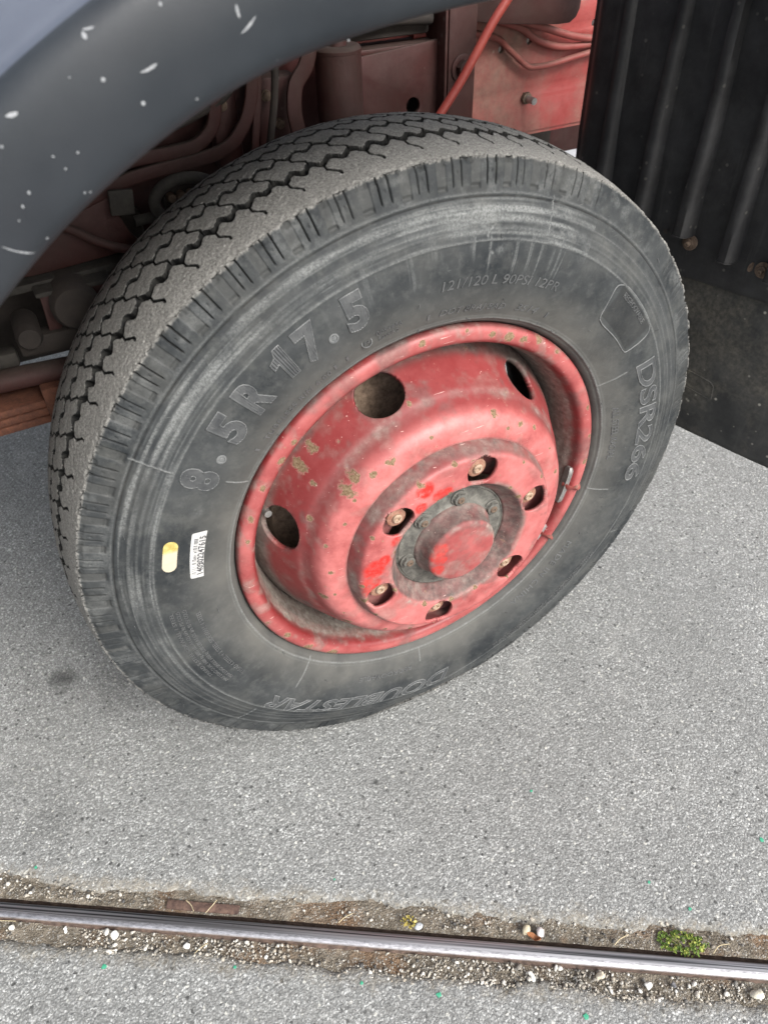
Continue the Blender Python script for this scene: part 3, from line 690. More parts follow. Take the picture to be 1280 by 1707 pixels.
def txt_one(outline=0.):
    cu = bpy.data.curves.new('tmp', 'CURVE'); cu.dimensions = '2D'
    sp_ = cu.splines.new('POLY'); P = [(.16, 0), (.40, 0), (.40, .73), (.235, .73), (.17, .60), (.0, .535), (.0, .38), (.16, .43)]
    sp_.points.add(len(P)-1)
    for p, q in zip(sp_.points, P): p.co = (q[0], q[1], 0, 1)
    sp_.use_cyclic_u = True
    if outline: cu.fill_mode = 'NONE'; cu.bevel_depth = outline; cu.bevel_resolution = 0
    else: cu.fill_mode = 'BOTH'
    return curve_mesh(cu, 'lettering')
def bounds(me):
    co = np.empty(len(me.vertices)*3, np.float32); me.vertices.foreach_get('co', co); co = co.reshape(-1, 3); return co.min(0), co.max(0)
CAP = .73
def letters(name, body, ph0, ph1, rb, hgt, style, shear=0, bold=0, space=1.):
    k = hgt/CAP                                     # metres per text unit (vertical)
    if style == 'solid':
        me = txt(body, shear, bold, 0, .00035/k, space); lo, hi = bounds(me); slices(me, 1, .0035/k, lo[1], hi[1])
        bend(me, lo[0], hi[0]-lo[0], ph0, ph1, rb, hgt, CAP, k, .0003); return link(name, me, ML_MID, wheel, smooth=False)
    me0 = txt_one(.0006/k) if body == '1' else txt(body, shear, bold, .0006/k, 0, space); lo, hi = bounds(me0)
    slices(me0, 1, .004/k, lo[1], hi[1]); bend(me0, lo[0], hi[0]-lo[0], ph0, ph1, rb, hgt, CAP, k, .0004)
    o = link(name, me0, ML_HI, wheel)
    me1 = txt_one() if body == '1' else txt(body, shear, bold, 0, 0, space)
    stp = .0014/k if style == 'striped' else .004/k
    slices(me1, 0, stp, lo[0], hi[0]); slices(me1, 1, .004/k, lo[1], hi[1])
    n = len(me1.vertices); co = np.empty(n*3, np.float32); me1.vertices.foreach_get('co', co); co = co.reshape(-1, 3)
    if style == 'striped':
        q = np.floor((co[:, 0]-lo[0])/stp+.13).astype(int); co[:, 2] = np.where(q % 2 == 0, .0006/k, -.0003/k)
    me1.vertices.foreach_set('co', co.ravel()); bend(me1, lo[0], hi[0]-lo[0], ph0, ph1, rb, hgt, CAP, k, .0005 if style == 'striped' else .00025)
    link(name+'_face', me1, ML_LO, wheel, smooth=False)
    return o
def dot(name, deg, r, s):
    a = math.radians(deg); o = float(side_o(r)); cx, cz = r*math.cos(a), r*math.sin(a)
    lathe(name, [(s, o-.001), (s, o+.0007), (s*.72, o+.0009), (s*.62, o+.0001), (s*.35, o+.0001), (s*.3, o+.0006), (0, o+.0006)], ML_HI, wheel, 20, (cx, cz))
SZ = .0345; RB = .2850
for ch, c, wdt in [('8', 147.2, 4.3), ('5', 136.4, 4.5), ('R', 129.2, 4.9), ('1', 122.2, 3.4), ('7', 116.4, 4.3), ('5', 107.3, 4.4)]:
    letters('size_letter', ch, c+wdt/2, c-wdt/2, RB, SZ, 'striped', bold=.045)
dot('size_dot', 142.3, .291, .0048); dot('size_dot', 112.6, .290, .0048)
letters('rim_lettering', 'TUBELESS RIM 6.00', 135.8, 116.3, .2545, .0065, 'solid', space=1.15)
letters('load_lettering', '121/120 L 90PSI 12PR', 90.5, 63.0, .2845, .0100, 'solid', shear=.12)
letters('date_lettering', 'DOT 8RAJ 8AD', 90.2, 73.6, .2565, .0072, 'solid', shear=.2); letters('date_lettering', '3514', 70.5, 64.2, .2565, .0078, 'solid', shear=.2)
for wd, a, b in [('DSR266', 26.0, -11.0)]: letters('model_lettering', wd, a, b, .2935, .0265, 'outline', shear=.12, bold=.02)
letters('ply_lettering', 'ALL STEEL RADIAL', 16.0, -2.6, .2570, .0085, 'solid')
letters('origin_lettering', 'MADE IN CHINA', -33, -60, .2580, .0085, 'solid', space=1.1)
letters('brand_lettering', 'DOUBLESTAR', -85, -139.5, .302, .0245, 'outline', shear=.3, bold=.02)
letters('ply_lettering', 'REGROOVABLE', -97.0, -114.5, .2680, .0072, 'solid')
lathe('approval_mark', [(.0056, float(side_o(.263))+.0006), (.0048, float(side_o(.263))+.0009), (.0046, float(side_o(.263)))], ML_HI, wheel, 24, (.2635*math.cos(math.radians(107.1)), .2635*math.sin(math.radians(107.1))))
letters('approval_lettering', 'E4', 107.7, 106.5, .261, .0045, 'solid')
letters('approval_lettering', '0054856', 104.8, 99.0, .2645, .005, 'solid'); letters('approval_lettering', 'S2WR2', 104.5, 99.8, .2575, .0045, 'solid')
for i, s_ in enumerate(['MAX LOAD SINGLE 1450 kg 3200 LBS AT 625 kPa 90 PSI COLD', 'MAX LOAD DUAL 1400 kg 3085 LBS AT 625 kPa 90 PSI COLD', 'TREAD 5 STEEL SIDEWALL 1 STEEL']):
    letters('load_table_lettering', s_, 179.5, 203.5 if i < 2 else 196, .3125+.0068*(i), .0042, 'solid') if False else letters('load_table_lettering', s_[::1], 205.0 if i < 2 else 201, 178.5, .3165-.0068*(2-i)-.0105+.0068*1, .0044, 'solid')
letters('load_table_lettering', 'TREAD 4 STEEL + 1 STEEL SIDEWALL 1 STEEL', 206.5, 180.5, .2860, .0052, 'solid')
for i, s_ in enumerate(['SAFETY WARNING SERIOUS INJURY MAY RESULT FROM TYRE FAILURE DUE TO', 'UNDERINFLATION OVERLOADING FOLLOW OWNERS MANUAL MOUNT ON RIGHT RIM']):
    letters('warning_lettering', s_, -34.5, -71, .3195-.0088*i, .0062, 'solid')
for dg in (138.6, 115.0, 92.8, 60.8, 112):
    letters('tick_mark', 'I', dg+.25, dg-.25, .256, .0065, 'solid')
# trapezium panel with small raised text
def side_tube(name, pts, rad, mat):
    q = catmull(pts+[pts[0]], 8); a = np.radians(q[:, 0]); r = q[:, 1]; r2, o2 = squash(r, a, side_o(r))
    return tube(name, [tuple(p) for p in wp(r2, a, o2+.0001)], rad, mat, wheel, 8, 0)
side_tube('panel_outline', [(46.6, .283), (47.6, .290), (48.8, .315), (47.6, .3235), (45, .3265), (36, .3268), (33.0, .324), (31.9, .315), (32.2, .290), (33.2, .2845), (38, .2835), (44, .2815)], .0007, ML_HI)
letters('panel_lettering', 'REGROOVABLE', 45.6, 35.8, .3155, .0062, 'solid')
# rubber whiskers left by the mould
VV = []; FF = []; off = 0; rs = np.random.RandomState(12)
for i in range(46):
    dg = rs.uniform(0, 360); r = rs.choice([.3725, .352, .330, .278, .268, .247]); a = math.radians(dg)
    r2, o2 = squash(np.array([r]), np.array([a]), np.array([side_o(r)])); p = wp(r2, np.array([a]), o2)[0]
    L = rs.uniform(.002, .006); d = np.array([rs.uniform(-.8, .8), -.8, rs.uniform(-.8, .8)]); d /= np.linalg.norm(d)
    s1 = np.cross(d, [0, 0, 1.]); s1 /= np.linalg.norm(s1); s2 = np.cross(s1, d); w0 = .00045
    for t, k in ((0, 1), (.6, .8), (1, .3)):
        for g in range(4): VV.append(p+d*L*t+(s1*math.cos(g*PI/2)+s2*math.sin(g*PI/2))*w0*k+np.array([0, 0, -.0012*t*t]))
    for t in (0, 1):
        for g in range(4): FF.append([off+t*4+g, off+t*4+(g+1) % 4, off+t*4+4+(g+1) % 4, off+t*4+4+g])
    off += 12
o = link('rubber_whisker', raw_mesh('rubber_whisker', VV, FF), ML_LO, wheel); o['kind'] = 'stuff'
# stickers
def sticker(name, corner_pts, mat, lift=.0005):
    me = bpy.data.meshes.new(name); bm = bmesh.new()
    vs = [bm.verts.new((x, y, 0)) for x, y in corner_pts]; bm.faces.new(vs); bm.to_mesh(me); bm.free()
    lo, hi = bounds(me); slices(me, 0, .003, lo[0], hi[0]); slices(me, 1, .003, lo[1], hi[1]); return me
def to_side(me, deg, r0, lift, rot=0., zs=1.):
    n = len(me.vertices); co = np.empty(n*3, np.float32); me.vertices.foreach_get('co', co); co = co.reshape(-1, 3).astype(float)
    c, s = math.cos(rot), math.sin(rot); x = co[:, 0]*c-co[:, 1]*s; y = co[:, 0]*s+co[:, 1]*c
    a = math.radians(deg)-x/r0; r = r0+y; me.vertices.foreach_set('co', wp(r, a, side_o(r)+lift+co[:, 2]*zs).astype(np.float32).ravel()); me.update()
# bar-code label: local x runs along the tyre (clockwise), local y outwards
BX = [(-.0305, -.0078), (.0295, -.0072), (.0305, -.0060), (.0285, .0074), (.0270, .0082), (-.0270, .0062), (-.0285, .0052)]
me = sticker('barcode_sticker', BX, MWHITE); to_side(me, 164.9, .2836, .0006)
# ink: digits and bars joined into the label as a second material
parts = []
t_ = txt('140902247615', 0, .03, 0, 0, 1.05); lo, hi = bounds(t_); co = np.empty(len(t_.vertices)*3, np.float32); t_.vertices.foreach_get('co', co); co = co.reshape(-1, 3)
co[:, 0] = (co[:, 0]-lo[0])/(hi[0]-lo[0])*.050-.0255; co[:, 1] = co[:, 1]/CAP*.0066-.0068; t_.vertices.foreach_set('co', co.ravel()); to_side(t_, 164.9, .2836, .0008); parts.append(t_)
bm = bmesh.new(); x = -.024
rr = random.Random(4)
while x < .022:
    b = rr.choice([.0004, .0006, .0010])
    y1 = .0048 if not -.004 < x < .006 else .0035
    if rr.random() < .72: bm.faces.new([bm.verts.new((x, .0006, 0)), bm.verts.new((x+b, .0006, 0)), bm.verts.new((x+b, y1, 0)), bm.verts.new((x, y1, 0))])
    x += b+rr.choice([.0004, .0007, .0011])
t_ = bpy.data.meshes.new('t'); bm.to_mesh(t_); bm.free(); to_side(t_, 164.9, .2836, .0008); parts.append(t_)
bm = bmesh.new(); bm.from_mesh(me)
for t_ in parts:
    k = len(bm.faces); bm.from_mesh(t_); bm.faces.ensure_lookup_table()
    for f in bm.faces[k:]: f.material_index = 1
me2 = bpy.data.meshes.new('barcode_sticker'); bm.to_mesh(me2); bm.free(); me2.materials.append(MWHITE); me2.materials.append(MINK)
o = link('barcode_sticker', me2, None, wheel, smooth=False)
YP = [(.0115*math.copysign(1, math.cos(t))+.0075*math.cos(t), .0070*math.sin(t)) for t in np.linspace(0, 2*PI, 40, endpoint=False)]
me = sticker('yellow_sticker', YP, MYEL); to_side(me, 164.2, .3105, .0006); link('yellow_sticker', me, MYEL, wheel, smooth=False)

# ---- steel wheel: rim + disc with hand holes
def snap_holes(V, F, holes, cell):
    """cut round holes in a dense quad mesh: holes = (centre, axis, radius)"""
    keep = np.ones(len(F), bool); loc = []
    for c, ax, rad in holes:
        ax = np.asarray(ax, float)/np.linalg.norm(ax)
        q = V[F].mean(1)-c; al = q@ax; d = np.linalg.norm(q-al[:, None]*ax, axis=1)
        keep &= ~((np.abs(al) < rad*1.6) & (d < rad))
    F = F[keep]
    E = np.concatenate([F[:, [0, 1]], F[:, [1, 2]], F[:, [2, 3]], F[:, [3, 0]]]); E.sort(1)
    U, cnt = np.unique(E, axis=0, return_counts=True); bnd = np.zeros(len(V), bool); bnd[U[cnt == 1].ravel()] = True
    for c, ax, rad in holes:
        ax = np.asarray(ax, float)/np.linalg.norm(ax); q = V-c; al = q@ax; pr_ = q-al[:, None]*ax; d = np.linalg.norm(pr_, axis=1)
        b = bnd & (np.abs(al) < rad*1.6) & (np.abs(d-rad) < 2*cell)
        V[b] += pr_[b]/d[b][:, None]*(rad-d[b])[:, None]
        near = (~bnd) & (np.abs(al) < rad*1.6) & (d > rad-2*cell) & (d < rad+4*cell)
        for _ in range(6):
            S = np.zeros_like(V); N = np.zeros(len(V))
            np.add.at(S, U[:, 0], V[U[:, 1]]); np.add.at(S, U[:, 1], V[U[:, 0]]); np.add.at(N, U[:, 0], 1); np.add.at(N, U[:, 1], 1)
            V[near] = S[near]/N[near][:, None]
    return V, F
def paint_attrs(me, V, spots, grime_f, fresh=(), fade_f=None, pale_f=None):
    r = np.hypot(V[:, 0], V[:, 2]); dg = np.degrees(np.arctan2(V[:, 2], V[:, 0])); rust = np.zeros(len(V))
    for sd_, sr_, ss in spots:
        d = np.hypot(((dg-sd_+180) % 360-180)*PI/180*sr_*.8, r-sr_); rust = np.maximum(rust, np.clip(.90-d/(ss*1.55), 0, 1))
    rust = np.maximum(rust, .34*sstep(.60, .74, fbm(V, 70, 201, 4)))
    fr = np.zeros(len(V))
    for sd_, sr_, ss in fresh:
        d = np.hypot(((dg-sd_+180) % 360-180)*PI/180*sr_, r-sr_); fr = np.maximum(fr, np.clip(1.3-d/ss, 0, 1))
    attr(me, 'rust', rust); attr(me, 'grime', grime_f(r, dg, V)); attr(me, 'fresh', fr)
    attr(me, 'pale', pale_f(r, dg, V) if pale_f else 0*r)
    attr(me, 'fade', fade_f(r, V) if fade_f else .6+0*r)
rim_p = resample(catmull([(.226, -.014), (.2335, -.010), (.2356, -.004), (.2345, .0018), (.2300, .0052), (.2240, .0058), (.2186, .0042), (.2155, .0002), (.2138, -.008), (.2100, -.018), (.2072, -.034), (.2050, -.055), (.2040, -.08), (.204, -.12), (.212, -.15), (.225, -.16)], 10), .0019)
disc_p = resample(catmull([(.2052, -.056), (.2030, -.050), (.1975, -.034), (.1895, -.019), (.1830, -.006), (.1765, .007), (.1725, .0145), (.1685, .0195), (.1650, .0255), (.1612, .0335), (.1560, .0410), (.1490, .0462), (.1400, .0484), (.1280, .0486), (.110, .0480), (.09, .0478), (.084, .0460)], 10), .0016)
def spin(P, seg):
    V = lathe_mesh('', P, seg).reshape(-1, 3); return V, grid_faces(seg, len(P), cu=True)
V, F = spin(rim_p, 720)
V[:, 1] += .0009*(fbm(V, 18, 5, 2)-.5)
me = raw_mesh('rim', V, F)
spots = [(158.3, .227, .006), (166, .226, .005), (93.5, .229, .005), (73, .227, .006), (66.7, .225, .008), (61.9, .227, .006), (80.8, .231, .003), (-2.5, .228, .005), (148.7, .227, .005), (47.8, .231, .004), (56.4, .232, .006), (-139, .228, .008), (-150, .226, .006), (-128, .229, .009), (140, .223, .006), (134, .223, .005), (20, .229, .004), (8, .229, .004), (-160, .23, .004)]
def g_rim(r, dg, V):
    deep = sstep(.2150, .2105, r)*.35
    return np.clip(deep*(.55+.6*fbm(V, 30, 7, 4))+.55*sstep(.60, .75, fbm(V, 26, 8, 4))+np.where(V[:, 1] > .02, .6, 0)+.45*sstep(.2325, .2352, r)*sstep(.4, .6, fbm(V, 30, 19, 3)), 0, 1)
paint_attrs(me, V, spots, g_rim, (), lambda r, V: .55*sstep(.217, .223, r)*(1-sstep(.2325, .235, r)), lambda r, dg, V: np.clip(.95*sstep(.2155, .212, r)+.55*sstep(.50, .64, fbm(V, 75, 208, 5))*np.clip(.35+sstep(100, 85, dg)*sstep(20, 45, dg)+sstep(125, 140, dg)*sstep(175, 165, dg)+sstep(-100, -125, dg)*(dg < 0), 0, 1), 0, 1))
bm = bmesh.new(); bm.from_mesh(me); bmesh.ops.recalc_face_normals(bm, faces=bm.faces); bm.to_mesh(me); bm.free()
link('rim', me, MP, wheel)
hb = []
for k in range(6):
    a = math.radians(107.6-58.6*k) if k < 2 else math.radians([107.6, 49.0, -11, -71, -131, 166.2][k])
    c = np.array([.1845*math.cos(a), .009, .1845*math.sin(a)]); nv = np.array([.87*math.cos(a), -.49, .87*math.sin(a)]); hb.append((c, nv, .0265))
V, F = spin(disc_p, 760)
V, F = snap_holes(V, F, hb, .0019)
me = raw_mesh('disc', V, F)
spots = [(70.4, .155, .0055), (55.9, .150, .005), (46.3, .153, .004), (126.5, .153, .005), (132, .160, .007), (137.5, .158, .009), (143.5, .176, .004), (117.6, .149, .005), (119.5, .152, .004), (176, .148, .004), (-168.5, .158, .006), (-146, .158, .006), (-170.2, .147, .003), (162.4, .155, .003), (14.5, .148, .004), (101, .173, .003), (134.6, .187, .006), (141.9, .187, .0075), (155.6, .169, .004), (139, .150, .003), (150, .146, .003), (-155, .150, .003), (100, .148, .003), (30, .150, .003), (62, .143, .003), (-125, .148, .004), (-110, .150, .005)]
def g_disc(r, dg, V):
    bot = sstep(-60, -110, dg)*(dg < 0)+sstep(-150, -175, dg)*0
    g = .85*sstep(.188, .200, r)*sstep(.3, .55, fbm(V, 24, 9, 4)+.25*(V[:, 2] < .02))
    g = g+.35*np.exp(-((r-.1675)/.004)**2)*sstep(.35, .6, fbm(V, 22, 12, 3))+.45*sstep(.62, .72, fbm(V, 30, 13, 4))
    g = g+.5*(r < .1305)
    g = g+.7*sstep(.165, .19, r)*sstep(-.02, -.10, V[:, 2])
    for c, ax, rad in hb:
        d = np.linalg.norm(V-c, axis=1); g = g+.45*np.exp(-((d-rad)/.004)**2)*sstep(.35, .6, fbm(V, 60, 14, 3))
    return np.clip(g, 0, 1)
paint_attrs(me, V, spots, g_disc, (), lambda r, V: .95*(1-sstep(.153, .166, r))+.10, lambda r, dg, V: np.clip(.8*sstep(.190, .200, r)+.30*sstep(.54, .68, fbm(V, 60, 209, 5))+.5*np.exp(-((r-.168)/.004)**2)*sstep(.45, .6, fbm(V, 24, 210, 3)), 0, 1))
bm = bmesh.new(); bm.from_mesh(me); bmesh.ops.delete(bm, geom=[v for v in bm.verts if not v.link_faces], context='VERTS'); bmesh.ops.recalc_face_normals(bm, faces=bm.faces)
bm.to_mesh(me); bm.free()
disc = link('disc', me, MP, wheel)
md = disc.modifiers.new('thickness', 'SOLIDIFY'); md.thickness = .006; md.offset = -1; md.use_rim = True
# ---- outer ring with nut pockets
ring_p = resample(catmull([(.1295, .0475), (.1288, .0510), (.1268, .0570), (.1242, .0632), (.1222, .0668), (.1198, .0688), (.1165, .0694), (.110, .0694), (.100, .0696), (.0895, .0696), (.0862, .0692), (.0843, .0674), (.0815, .0635), (.0775, .0580), (.0735, .0535), (.0712, .0512), (.0704, .0485)], 10), .0012)
V, F = spin(ring_p, 620)
NUT_A = [76.9-60*k for k in range(6)]
nh = [(np.array([.1036*math.cos(math.radians(a)), -.069, .1036*math.sin(math.radians(a))]), np.array([0, 1., 0]), .0187) for a in NUT_A]
V, F = snap_holes(V, F, nh, .0014)
V[:, 1] += .0006*(fbm(V, 60, 15, 3)-.5)
me = raw_mesh('hub_ring', V, F)
spots = [(114, .120, .006), (95, .121, .004), (50, .119, .003), (30, .121, .004), (150, .121, .003), (-165, .122, .006), (-150, .122, .004), (-120, .122, .004), (85, .119, .003), (-50, .116, .003), (110, .0865, .002), (-72, .0868, .004), (-45, .087, .003), (-95, .0865, .005), (-120, .087, .005), (-160, .087, .004), (160, .0865, .003), (30, .0865, .005), (45, .087, .004), (100, .087, .003), (-178, .121, .004)]
fresh = [(114, .111, .012), (108, .092, .009), (122, .094, .008), (150, .090, .008), (172, .106, .015), (-178, .110, .013), (102, .090, .008), (166, .096, .009), (-172, .117, .007)]
def g_ring(r, dg, V):
    g = 1.1*sstep(.0862, .082, r)
    g = g+.8*np.exp(-((r-.0855)/.004)**2)*sstep(.35, .6, fbm(V, 45, 16, 4))*sstep(140, 100, np.abs(dg-20))
    g = g+.55*sstep(.1215, .126, r)*sstep(.3, .65, fbm(V, 35, 17, 4))+.5*sstep(.58, .7, fbm(V, 38, 18, 4))
    g = g+.45*sstep(60, 20, np.abs(dg-70))*sstep(.108, .118, r)*sstep(.35, .6, fbm(V, 30, 22, 4))
    return np.clip(g, 0, 1)
paint_attrs(me, V, spots, g_ring, fresh, lambda r, V: .75*(1-sstep(.1205, .125, r))+.15, lambda r, dg, V: np.clip(.6*np.exp(-((r-.0865)/.003)**2)*sstep(.4, .55, fbm(V, 60, 211, 4))+.45*sstep(.55, .7, fbm(V, 35, 212, 4))+.5*sstep(.120, .127, r)*sstep(.4, .6, fbm(V, 30, 213, 3)), 0, 1))
bm = bmesh.new(); bm.from_mesh(me); bmesh.ops.delete(bm, geom=[v for v in bm.verts if not v.link_faces], context='VERTS'); bmesh.ops.recalc_face_normals(bm, faces=bm.faces)
bm.to_mesh(me); bm.free()
hr = link('hub_ring', me, MP, wheel); md = hr.modifiers.new('thickness', 'SOLIDIFY'); md.thickness = .0045; md.offset = -1; md.use_rim = True
# ---- hub plate, cap, bolts, nuts
lathe('hub_plate', [(.0720, .046), (.0706, .0492), (.0690, .0500), (.0682, .0490), (.0672, .0505), (.062, .0512), (.053, .0514), (.0505, .0535), (.049, .054), (.04, .054), (0, .054)], MHUB, wheel, 96)
V, F = spin(resample(catmull([(.0500, .0525), (.0488, .0560), (.0462, .0588), (.0445, .0625), (.0434, .068), (.0426, .0735), (.0415, .0765), (.039, .0785), (.034, .0792), (.02, .0796), (.006, .0797), (.0004, .0797)], 8), .0012), 220)
V = V+np.array([0, 1, 0])*.0006*(fbm(V, 70, 33, 3)-.5)[:, None]
me = raw_mesh('hub_cap', V, F)
def g_cap(r, dg, V):
    g = 1.05*sstep(-.0770, -.071, V[:, 1]); g = g*(.75+.5*fbm(V, 50, 34, 3))
    g = g+.5*sstep(.030, .041, r)*sstep(.35, .55, fbm(V, 45, 35, 3))*sstep(110, 60, np.abs(dg-80))+.3*sstep(.5, .65, fbm(V, 60, 36, 4))
    return np.clip(g, 0, 1)
paint_attrs(me, V, [], g_cap, [(165, .035, .011), (150, .034, .010), (-158, .035, .009), (178, .029, .008)], lambda r, V: .45+0*r, lambda r, dg, V: np.clip(.8*np.exp(-((r-.0405)/.0022)**2)*sstep(.4, .55, fbm(V, 90, 214, 3))+.45*sstep(.45, .65, fbm(V, 60, 215, 4)), 0, 1))
bm = bmesh.new(); bm.from_mesh(me); bmesh.ops.remove_doubles(bm, verts=bm.verts, dist=1e-7); bmesh.ops.recalc_face_normals(bm, faces=bm.faces); bm.to_mesh(me); bm.free()
link('hub_cap', me, MP, wheel)
def hexp(r, o0, o1, cham, top=True):
    """hex head with a chamfered top: verts/faces centred on axis"""
    V = []; F = []
    rings = [(r, o0), (r, o1-cham*.55), (r*.94, o1-cham*.12), (r*.80, o1)]
    for rr_, oo in rings:
        for k in range(24):
            t = 2*PI*k/24; hx = math.cos(PI/6)/math.cos((t % (PI/3))-PI/6)
            q = rr_*(hx if rr_ == r else 1*.93)
            V.append((q*math.cos(t), -oo, q*math.sin(t)))
    for j in range(3):
        for k in range(24): F.append((j*24+k, j*24+(k+1) % 24, (j+1)*24+(k+1) % 24, (j+1)*24+k))
    F.append(tuple(72+k for k in range(24)))
    return V, F
def bolt_mesh(name, r, o0, o1, stud_r, stud_o, mats, washer=None):
    V, F = hexp(r, o0, o1, r*.5); mi = [0]*len(F)
    def ringsadd(pf, m):
        b = len(V); S = 20
        for rr_, oo in pf:
            for k in range(S): V.append((rr_*math.cos(2*PI*k/S), -oo, rr_*math.sin(2*PI*k/S)))
        for j in range(len(pf)-1):
            for k in range(S): F.append((b+j*S+k, b+j*S+(k+1) % S, b+(j+1)*S+(k+1) % S, b+(j+1)*S+k)); mi.append(m)
        F.append(tuple(b+(len(pf)-1)*S+k for k in range(S))); mi.append(m)
    if washer: ringsadd([(washer, o0-.0005), (washer, o0+.0018), (washer*.92, o0+.0024), (r*.8, o0+.0024)], 0)
    if stud_r: ringsadd([(stud_r, o1-.002), (stud_r, stud_o-.0012), (stud_r*.8, stud_o), (stud_r*.38, stud_o), (stud_r*.3, stud_o-.0016), (stud_r*.1, stud_o-.0018)], 1)
    me = bpy.data.meshes.new(name); me.from_pydata(V, [], F); me.polygons.foreach_set('material_index', mi)
    for m in mats: me.materials.append(m)
    bm = bmesh.new(); bm.from_mesh(me); bmesh.ops.recalc_face_normals(bm, faces=bm.faces)
    for e in bm.edges: e.smooth = not (len(e.link_faces) == 2 and e.calc_face_angle(0) > .6)
    bm.to_mesh(me); bm.free(); me.polygons.foreach_set('use_smooth', [True]*len(me.polygons)); return me
nm = bolt_mesh('wheel_nut', .0126, .0470, .0600, .0056, .0632, [MNUT, MSTUD], .0150)
for i, a in enumerate(NUT_A):
    o = bpy.data.objects.new('wheel_nut', nm); C.objects.link(o); o.parent = wheel; t = math.radians(a)
    o.location = (.1005*math.cos(t), 0, .1005*math.sin(t)); o.rotation_euler = (0, rnd.uniform(0, 1), 0)
hm = bolt_mesh('hub_bolt', .0082, .0512, .0575, .0045, .0590, [MHUB, MBOLT], .0100)
for a in (83, 25.5, 132, -170, -77, -30):
    o = bpy.data.objects.new('hub_bolt', hm); C.objects.link(o); o.parent = wheel; t = math.radians(a)
    o.location = (.0572*math.cos(t), 0, .0572*math.sin(t)); o.rotation_euler = (0, rnd.uniform(0, 1), 0)
# valve stem, balance weights, brake drum behind
va = math.radians(164.3)
vb = Vector((.1945*math.cos(va), .050, .1945*math.sin(va)))
tube('valve_stem', [tuple(vb), tuple(vb+Vector((.001, -.012, .001))), tuple(vb+Vector((.002, -.025, .002)))], .0042, MSTEEL, wheel, 14, 6)
def bweight(a0, a1):
    a = np.radians(np.linspace(a0, a1, 14)); VV = []
    sec = [(.2165, .0015), (.2128, .0030), (.2098, .0010), (.2098, -.0080), (.2120, -.0105), (.2142, -.0075)]
    for i, t in enumerate(a):
        k = .55 if i in (0, 13) else 1
        for r, o in sec: VV.append(((.213+(r-.213)*k)*math.cos(t), -((-.0035)+(o+.0035)*k), (.213+(r-.213)*k)*math.sin(t)))
    F = [list(f) for f in grid_faces(14, 6, cv=True)]+[list(range(6)), [78+k for k in range(6)]]
    me = bpy.data.meshes.new('balance_weight'); me.from_pydata(VV, [], F); o = auto(link('balance_weight', me, MSTEEL, wheel), 35)
    mid = math.radians((a0+a1)/2); s = .010
    tube('weight_clip', [((.2100)*math.cos(mid), .004, .2100*math.sin(mid)), (.2140*math.cos(mid), -.0055, .2140*math.sin(mid)), (.224*math.cos(mid), -.0080, .224*math.sin(mid)), (.2325*math.cos(mid), -.0050, .2325*math.sin(mid))], .002, MPIPE, wheel, 8, 6, flat=(.0045, .0012))
bweight(-5.0, -20.0); bweight(-30, -37)
lathe('brake_drum', [(.205, -.15), (.178, -.15), (.178, -.075), (.172, -.066), (.150, -.060), (.10, -.058), (0, -.058)], MDRUM, wheel, 64)

# ------------------------------------------------------------------ fender
arch = [(-.78, .42), (-.66, .53), (-.55, .625), (-.46, .705), (-.395, .758), (-.350, .795), (-.309, .826), (-.270, .850), (-.219, .875), (-.169, .8915), (-.111, .902), (-.053, .908), (.03, .912), (.15, .914), (.30, .914), (.45, .908), (.60, .888)]
arc = catmull(arch, 10); At = np.gradient(arc, axis=0); At /= np.linalg.norm(At, axis=1)[:, None]; An = np.stack([-At[:, 1], At[:, 0]], 1)
sec = catmull([(.010, -.060), (.0015, -.085), (-.0010, -.112), (.0004, -.1255), (.0040, -.1305), (.012, -.1330), (.030, -.1340), (.048, -.1322), (.0580, -.1285), (.0635, -.1220), (.0675, -.108), (.077, -.08), (.094, -.03), (.108, .03)], 6)
V = np.zeros((len(arc), len(sec), 3))
V[..., 0] = arc[:, None, 0]+An[:, None, 0]*sec[None, :, 0]; V[..., 2] = arc[:, None, 1]+An[:, None, 1]*sec[None, :, 0]; V[..., 1] = sec[None, :, 1]
me = raw_mesh('fender', V.reshape(-1, 3), grid_faces(len(arc), len(sec)))
bm = bmesh.new(); bm.from_mesh(me); bmesh.ops.recalc_face_normals(bm, faces=bm.faces); bm.to_mesh(me); bm.free()
MSHEEN = m_simple('sky_sheen_plastic', (.040, .048, .068), (.068, .077, .100), .38, scale=9, bump=.0002)  # sky reflection beyond the ridge, painted as a lighter lavender tone
me.materials.append(MFEN); me.materials.append(MSHEEN)
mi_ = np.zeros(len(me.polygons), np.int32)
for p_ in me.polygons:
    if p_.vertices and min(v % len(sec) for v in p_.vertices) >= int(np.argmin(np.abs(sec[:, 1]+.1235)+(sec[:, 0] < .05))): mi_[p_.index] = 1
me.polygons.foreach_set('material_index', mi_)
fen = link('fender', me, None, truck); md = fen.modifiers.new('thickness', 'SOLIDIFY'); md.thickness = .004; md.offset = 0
def fen_pt(x, z):
    i = int(np.argmin(np.hypot(arc[:, 0]-x, arc[:, 1]-z))); rho = float((np.array([x, z])-arc[i])@An[i])
    k = sec[:, 0]; j = np.arange(20, len(sec)); y = float(np.interp(rho, sec[j, 0], sec[j, 1])); return rho, y
